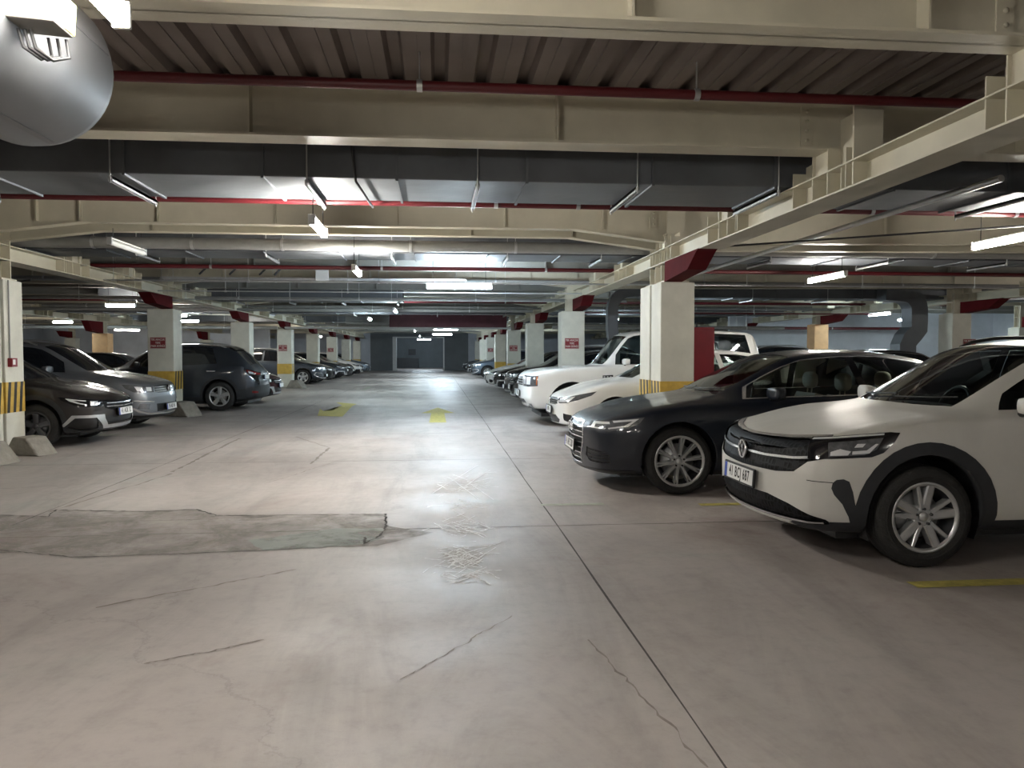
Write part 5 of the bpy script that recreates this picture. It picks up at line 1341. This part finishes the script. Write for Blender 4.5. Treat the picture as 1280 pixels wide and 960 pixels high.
# ================ silver crossover, second on the left
def cuts_silver(c):
    d = c.d
    bonnet(c, .12, .85); doors(c, (1.66, 2.68, 3.58), .34)
    c.part('grille', 'f', [(-.01, .80), (.64, .79), (.62, .68), (.50, .665), (-.01, .66)], M_BLK, pair=False, off=-.01)
    for k in range(3): c.part('grille_slat', 'f', band([(-.01, .775 - k * .042), (.62, .768 - k * .04)], .011), M_CHROME, pair=False, off=.002, parent='grille')
    c.part('headlight', 'f', [(.66, .79), (.95, .80), (1.42, .83), (1.36, .76), (1.20, .69), (.66, .68)], M_LENS, pair=True, off=.003, gap=.004)
    c.part('lamp_reflector', 'f', [(.74, .77), (.90, .775), (.90, .70), (.74, .70)], M_LED, pair=True, off=.006, parent='headlight')
    c.part('lamp_reflector#2', 'f', [(1.0, .78), (1.18, .79), (1.12, .71), (1.0, .70)], M_LED, pair=True, off=.006, parent='headlight')
    c.part('lower_grille', 'f', [(-.01, .47), (.58, .47), (.56, .33), (-.01, .33)], M_BLK, pair=False, off=-.012)
    c.part('fog_lamp', 'f', [(.80, .47), (1.08, .49), (1.12, .40), (.84, .38)], M_LENS, pair=True, off=.002)
    c.part('fog_trim', 'f', [(.70, .50), (1.20, .53), (1.26, .44), (1.05, .355), (.74, .31), (-.01, .30), (-.01, .275), (.78, .285), (1.10, .33), (1.32, .44), (1.24, .555), (.68, .52)], M_CHROME, pair=True, off=.006)
    c.part('bumper_lip', 'f', [(-.01, .26), (1.3, .28), (1.3, .1), (-.01, .1)], M_BLK, pair=False, off=.004)
    windscreen(c); rear_window(c)
    side_windows(c, [('front_side_window', 1.50, 1.58, 2.64, 2.60), ('rear_side_window', 2.72, 2.68, 3.50, 3.46), ('quarter_window', 3.56, 3.52, 3.92, 3.80)])
    tail(c, [(.6, 1.0), (1.15, 1.02), (1.15, .86), (.6, .86)])
DES['silver'] = dict(L=4.49, W=.92, H=1.63, cowl=1.10, header=1.92, roof_end=3.75, rgl=4.28, sub=2, belt_z=1.04, kf=.18,
    top=[(0, .78), (.03, .82), (.09, .86), (.2, .90), (.5, .96), (.9, 1.02), (1.05, 1.045), (1.17, 1.09), (1.5, 1.30), (1.85, 1.52), (2.0, 1.56), (2.5, 1.62), (3.2, 1.62), (3.75, 1.56), (4.0, 1.36), (4.28, 1.12), (4.34, 1.08), (4.42, 1.0), (4.49, .9)],
    belt=[(0, .72), (.03, .76), (.09, .81), (.2, .84), (.5, .89), (.9, .94), (1.3, .98), (2, 1.01), (3, 1.03), (4, 1.06), (4.3, 1.02), (4.49, .85)],
    axles=(.91, 3.59), wr=.345, rim=.22, arch=.405, wstyle='fiveblade', cuts=cuts_silver, mirror=(1.70, 1.10), plate_z=.40, emb_z=.735,
    handles=[(2.5, .92), (3.42, .94)], extras=[emblem_vw, rails])

# ================ grey crossover parked tail out
def cuts_grey(c):
    d = c.d; L = d['L']
    bonnet(c, .12, .85); cladding(c, .075, .34, .40); doors(c, (1.66, 2.70, 3.58), .34)
    c.part('grille', 'f', [(-.01, .76), (.60, .76), (.56, .64), (-.01, .64)], M_BLK, pair=False, off=-.01)
    c.part('headlight', 'f', [(.62, .76), (1.35, .81), (1.2, .69), (.62, .66)], M_LENS, pair=True, off=.003, gap=.004)
    windscreen(c); rear_window(c)
    side_windows(c, [('front_side_window', 1.50, 1.58, 2.66, 2.62), ('rear_side_window', 2.74, 2.70, 3.54, 3.40)])
    c.part('rear_spoiler', 'top', [(d['roof_end'] - .03, -.01), (d['roof_end'] - .03, .60), (d['roof_end'] + .10, .60), (d['roof_end'] + .10, -.01)], M_GLOSSB, pair=False, off=.02)
    c.part('rear_bumper', 'r', [(-.05, .10), (1.3, .10), (1.3, .52), (1.0, .58), (.45, .60), (-.05, .60)], M_CLAD, pair=False, off=.006)
    c.part('tail_lamp', 'r', [(.42, .92), (.80, .95), (1.22, 1.02), (1.24, .88), (.98, .80), (.70, .62), (.60, .64), (.66, .80), (.42, .84)], M_GLOSSB, pair=True, off=.005, gap=.004)
    c.part('tail_lens', 'r', [(.48, .905), (.82, .93), (1.16, .985), (1.14, .93), (.9, .86), (.48, .86)], M_TAIL, pair=True, off=.008, parent='tail_lamp')
    c.part('lamp_reflector', 'r', [(.92, .92), (1.10, .955), (1.08, .90), (.92, .87)], M_LED, pair=True, off=.011, parent='tail_lamp')
    c.part('rear_reflector', 'r', [(.72, .46), (1.0, .48), (1.0, .43), (.72, .42)], M_TAIL, pair=True, off=.009)
DES['grey'] = dict(L=4.52, W=.93, H=1.65, cowl=1.12, header=1.95, roof_end=3.80, rgl=4.30, sub=2, belt_z=1.05, kf=.18,
    top=[(0, .76), (.03, .80), (.09, .84), (.2, .88), (.5, .95), (.9, 1.02), (1.07, 1.05), (1.19, 1.10), (1.5, 1.30), (1.88, 1.54), (2.03, 1.58), (2.5, 1.64), (3.2, 1.63), (3.8, 1.55), (4.05, 1.36), (4.3, 1.14), (4.36, 1.10), (4.45, 1.02), (4.52, .9)],
    belt=[(0, .70), (.03, .74), (.09, .79), (.2, .82), (.5, .88), (.9, .94), (1.3, .99), (2, 1.02), (3, 1.05), (4, 1.12), (4.3, 1.06), (4.52, .85)],
    axles=(.92, 3.60), wr=.352, rim=.232, arch=.405, wstyle='fiveblade', clad=True, cuts=cuts_grey, mirror=(1.74, 1.12), plate_z=.45, rplate_z=.80, emb_z=.70,
    handles=[(2.52, .94), (3.42, .96)], handle_mat=M_CHROME, extras=[rails])

CARS = {k: Car(v) for k, v in DES.items()}
P_BEIGE = paint_mat('paint_off_white', (0.56, 0.55, 0.515), rough=.5, dust=.2, coat=.2, crough=.25)
P_NAVY = paint_mat('paint_navy', (0.0025, 0.006, 0.015), metal=.2, rough=.34, coat=.6)
P_WHITE = paint_mat('paint_white', (0.80, 0.80, 0.78), rough=.35)
P_BROWN = paint_mat('paint_dark_brown', (0.032, 0.028, 0.028), metal=.5, rough=.34)
P_SILVER = paint_mat('paint_silver', (0.26, 0.28, 0.31), metal=.7, rough=.32)
P_GREY = paint_mat('paint_slate', (0.045, 0.054, 0.070), metal=.6, rough=.34)
P_BLACK = paint_mat('paint_black', (0.004, 0.004, 0.005), metal=.2, rough=.3)
P_MAROON = paint_mat('paint_maroon', (0.055, 0.010, 0.014), metal=.4, rough=.32)
P_BLUE = paint_mat('paint_blue_grey', (0.10, 0.13, 0.17), metal=.6, rough=.32)
# right row: noses towards the lane (-X); left row: noses towards +X
def R_(kind, xn, yc, *a, rz=0, **k): return CARS[kind].build('car', a[0], 'car', (xn, yc), rz, *a[1:], **k)
def L_(kind, xn, yc, *a, **k): return CARS[kind].build('car', a[0], 'car', (xn, yc), PI, *a[1:], **k)
R_('cross', 2.21, 5.45, 'off-white compact crossover with black wheel arch trims, nearest on the right', P_BEIGE, '41 BCJ 687', M_GLASS, interior='dark')
R_('navy', 1.42, 8.14, 'dark navy saloon with many-spoked wheels, beside the nearest off-white crossover', P_NAVY, '41 AFC 528', M_GLASS, interior='beige')
R_('sedan', 1.88, 12.9, 'white saloon half hidden behind the large pale column', P_WHITE, '34 BVR 41', M_GLASS, interior='dark')
R_('boxy', 1.62, 15.45, 'tall boxy white off-roader beside the white saloon', P_WHITE, '34 DG 706', M_GLASS, interior='dark')
R_('hatch', 1.95, 20.9, 'black hatchback just beyond the boxy white off-roader', P_BLACK, '', None)
R_('silver', 2.0, 23.3, 'black crossover, second beyond the boxy white off-roader', P_BLACK, '', None)
R_('hatch', 2.0, 27.7, 'black hatchback before the far small white car', P_BLACK, '', None)
R_('sedan', 1.85, 30.3, 'small white saloon far down the right row', P_WHITE, '', None)
R_('silver', 1.9, 44.5, 'blue-grey crossover far down the right row', P_BLUE, '', None)
R_('hatch', 1.9, 51.0, 'dark hatchback next to last on the far right', P_BLACK, '', None)
R_('sedan', 1.9, 58.2, 'dark saloon last on the far right', P_GREY, '', None)
L_('hatch', -4.87, 12.6, 'dark brown hatchback with silver bumper trims, nearest on the left', P_BROWN, '41 AGK 52', None)
L_('silver', -5.0, 15.1, 'silver crossover with chrome fog lamp trims, second on the left', P_SILVER, '54 AB 541', None)
CARS['grey'].build('car', 'slate grey crossover parked tail out behind the second left column', 'car', (-4.30 - 4.52, 20.1), 0, P_GREY)
L_('hatch', -4.45, 22.6, 'dark maroon hatchback beyond the slate grey crossover', P_MAROON, '', None)
L_('silver', -5.1, 36.4, 'dark grey crossover just beyond the fourth left column', P_GREY, '', None)
L_('sedan', -5.0, 38.7, 'black saloon in the far left row, beside the dark grey crossover', P_BLACK, '', None)
L_('hatch', -4.95, 43.4, 'slate hatchback far down the left row', P_GREY, '', None)
L_('sedan', -4.9, 45.7, 'black saloon far down the left row before the white one', P_BLACK, '', None)
L_('hatch', -4.75, 50.4, 'white hatchback far down the left row', P_WHITE, '', None)
L_('sedan', -4.8, 56.0, 'dark saloon last on the far left', P_BLUE, '', None)
# rows behind
for k, (kind, x, y, p, lab) in enumerate([
    ('sedan', -9.6, 15.0, P_BLACK, 'black saloon behind the silver crossover, back row'), ('hatch', -9.7, 12.3, P_BLACK, 'black hatchback behind the dark brown hatchback, back row'),
    ('grey', -9.8, 22.8, P_BLACK, 'black crossover behind the maroon hatchback, back row'), ('sedan', -9.8, 29.0, P_BLACK, 'black saloon in the back row seen past the third left column'), ('hatch', -9.8, 36.4, P_MAROON, 'maroon hatchback in the back row, far left'),
    ('hatch', -17.5, 28, P_BLUE, 'grey hatchback far out left'), ('silver', -17.5, 31, P_WHITE, 'white crossover far out left')]):
    CARS[kind].build('car', lab, 'car', (x - 4.9, y), 0, p, '', None, detail=False)
for k, (kind, x, y, p, lab) in enumerate([
    ('silver', 7.4, 22.9, P_BLACK, 'black crossover in the back row behind the right sign column'), ('sedan', 7.5, 30.0, P_BLACK, 'black saloon in the back row, farther right'), ('hatch', 7.5, 17.2, P_BLACK, 'black hatchback in the back row behind the boxy white off-roader'),
    ('sedan', 7.5, 27.5, P_BLUE, 'grey saloon in the back row, far right')]):
    CARS[kind].build('car', lab, 'car', (x, y), 0, p, '', None, detail=False)
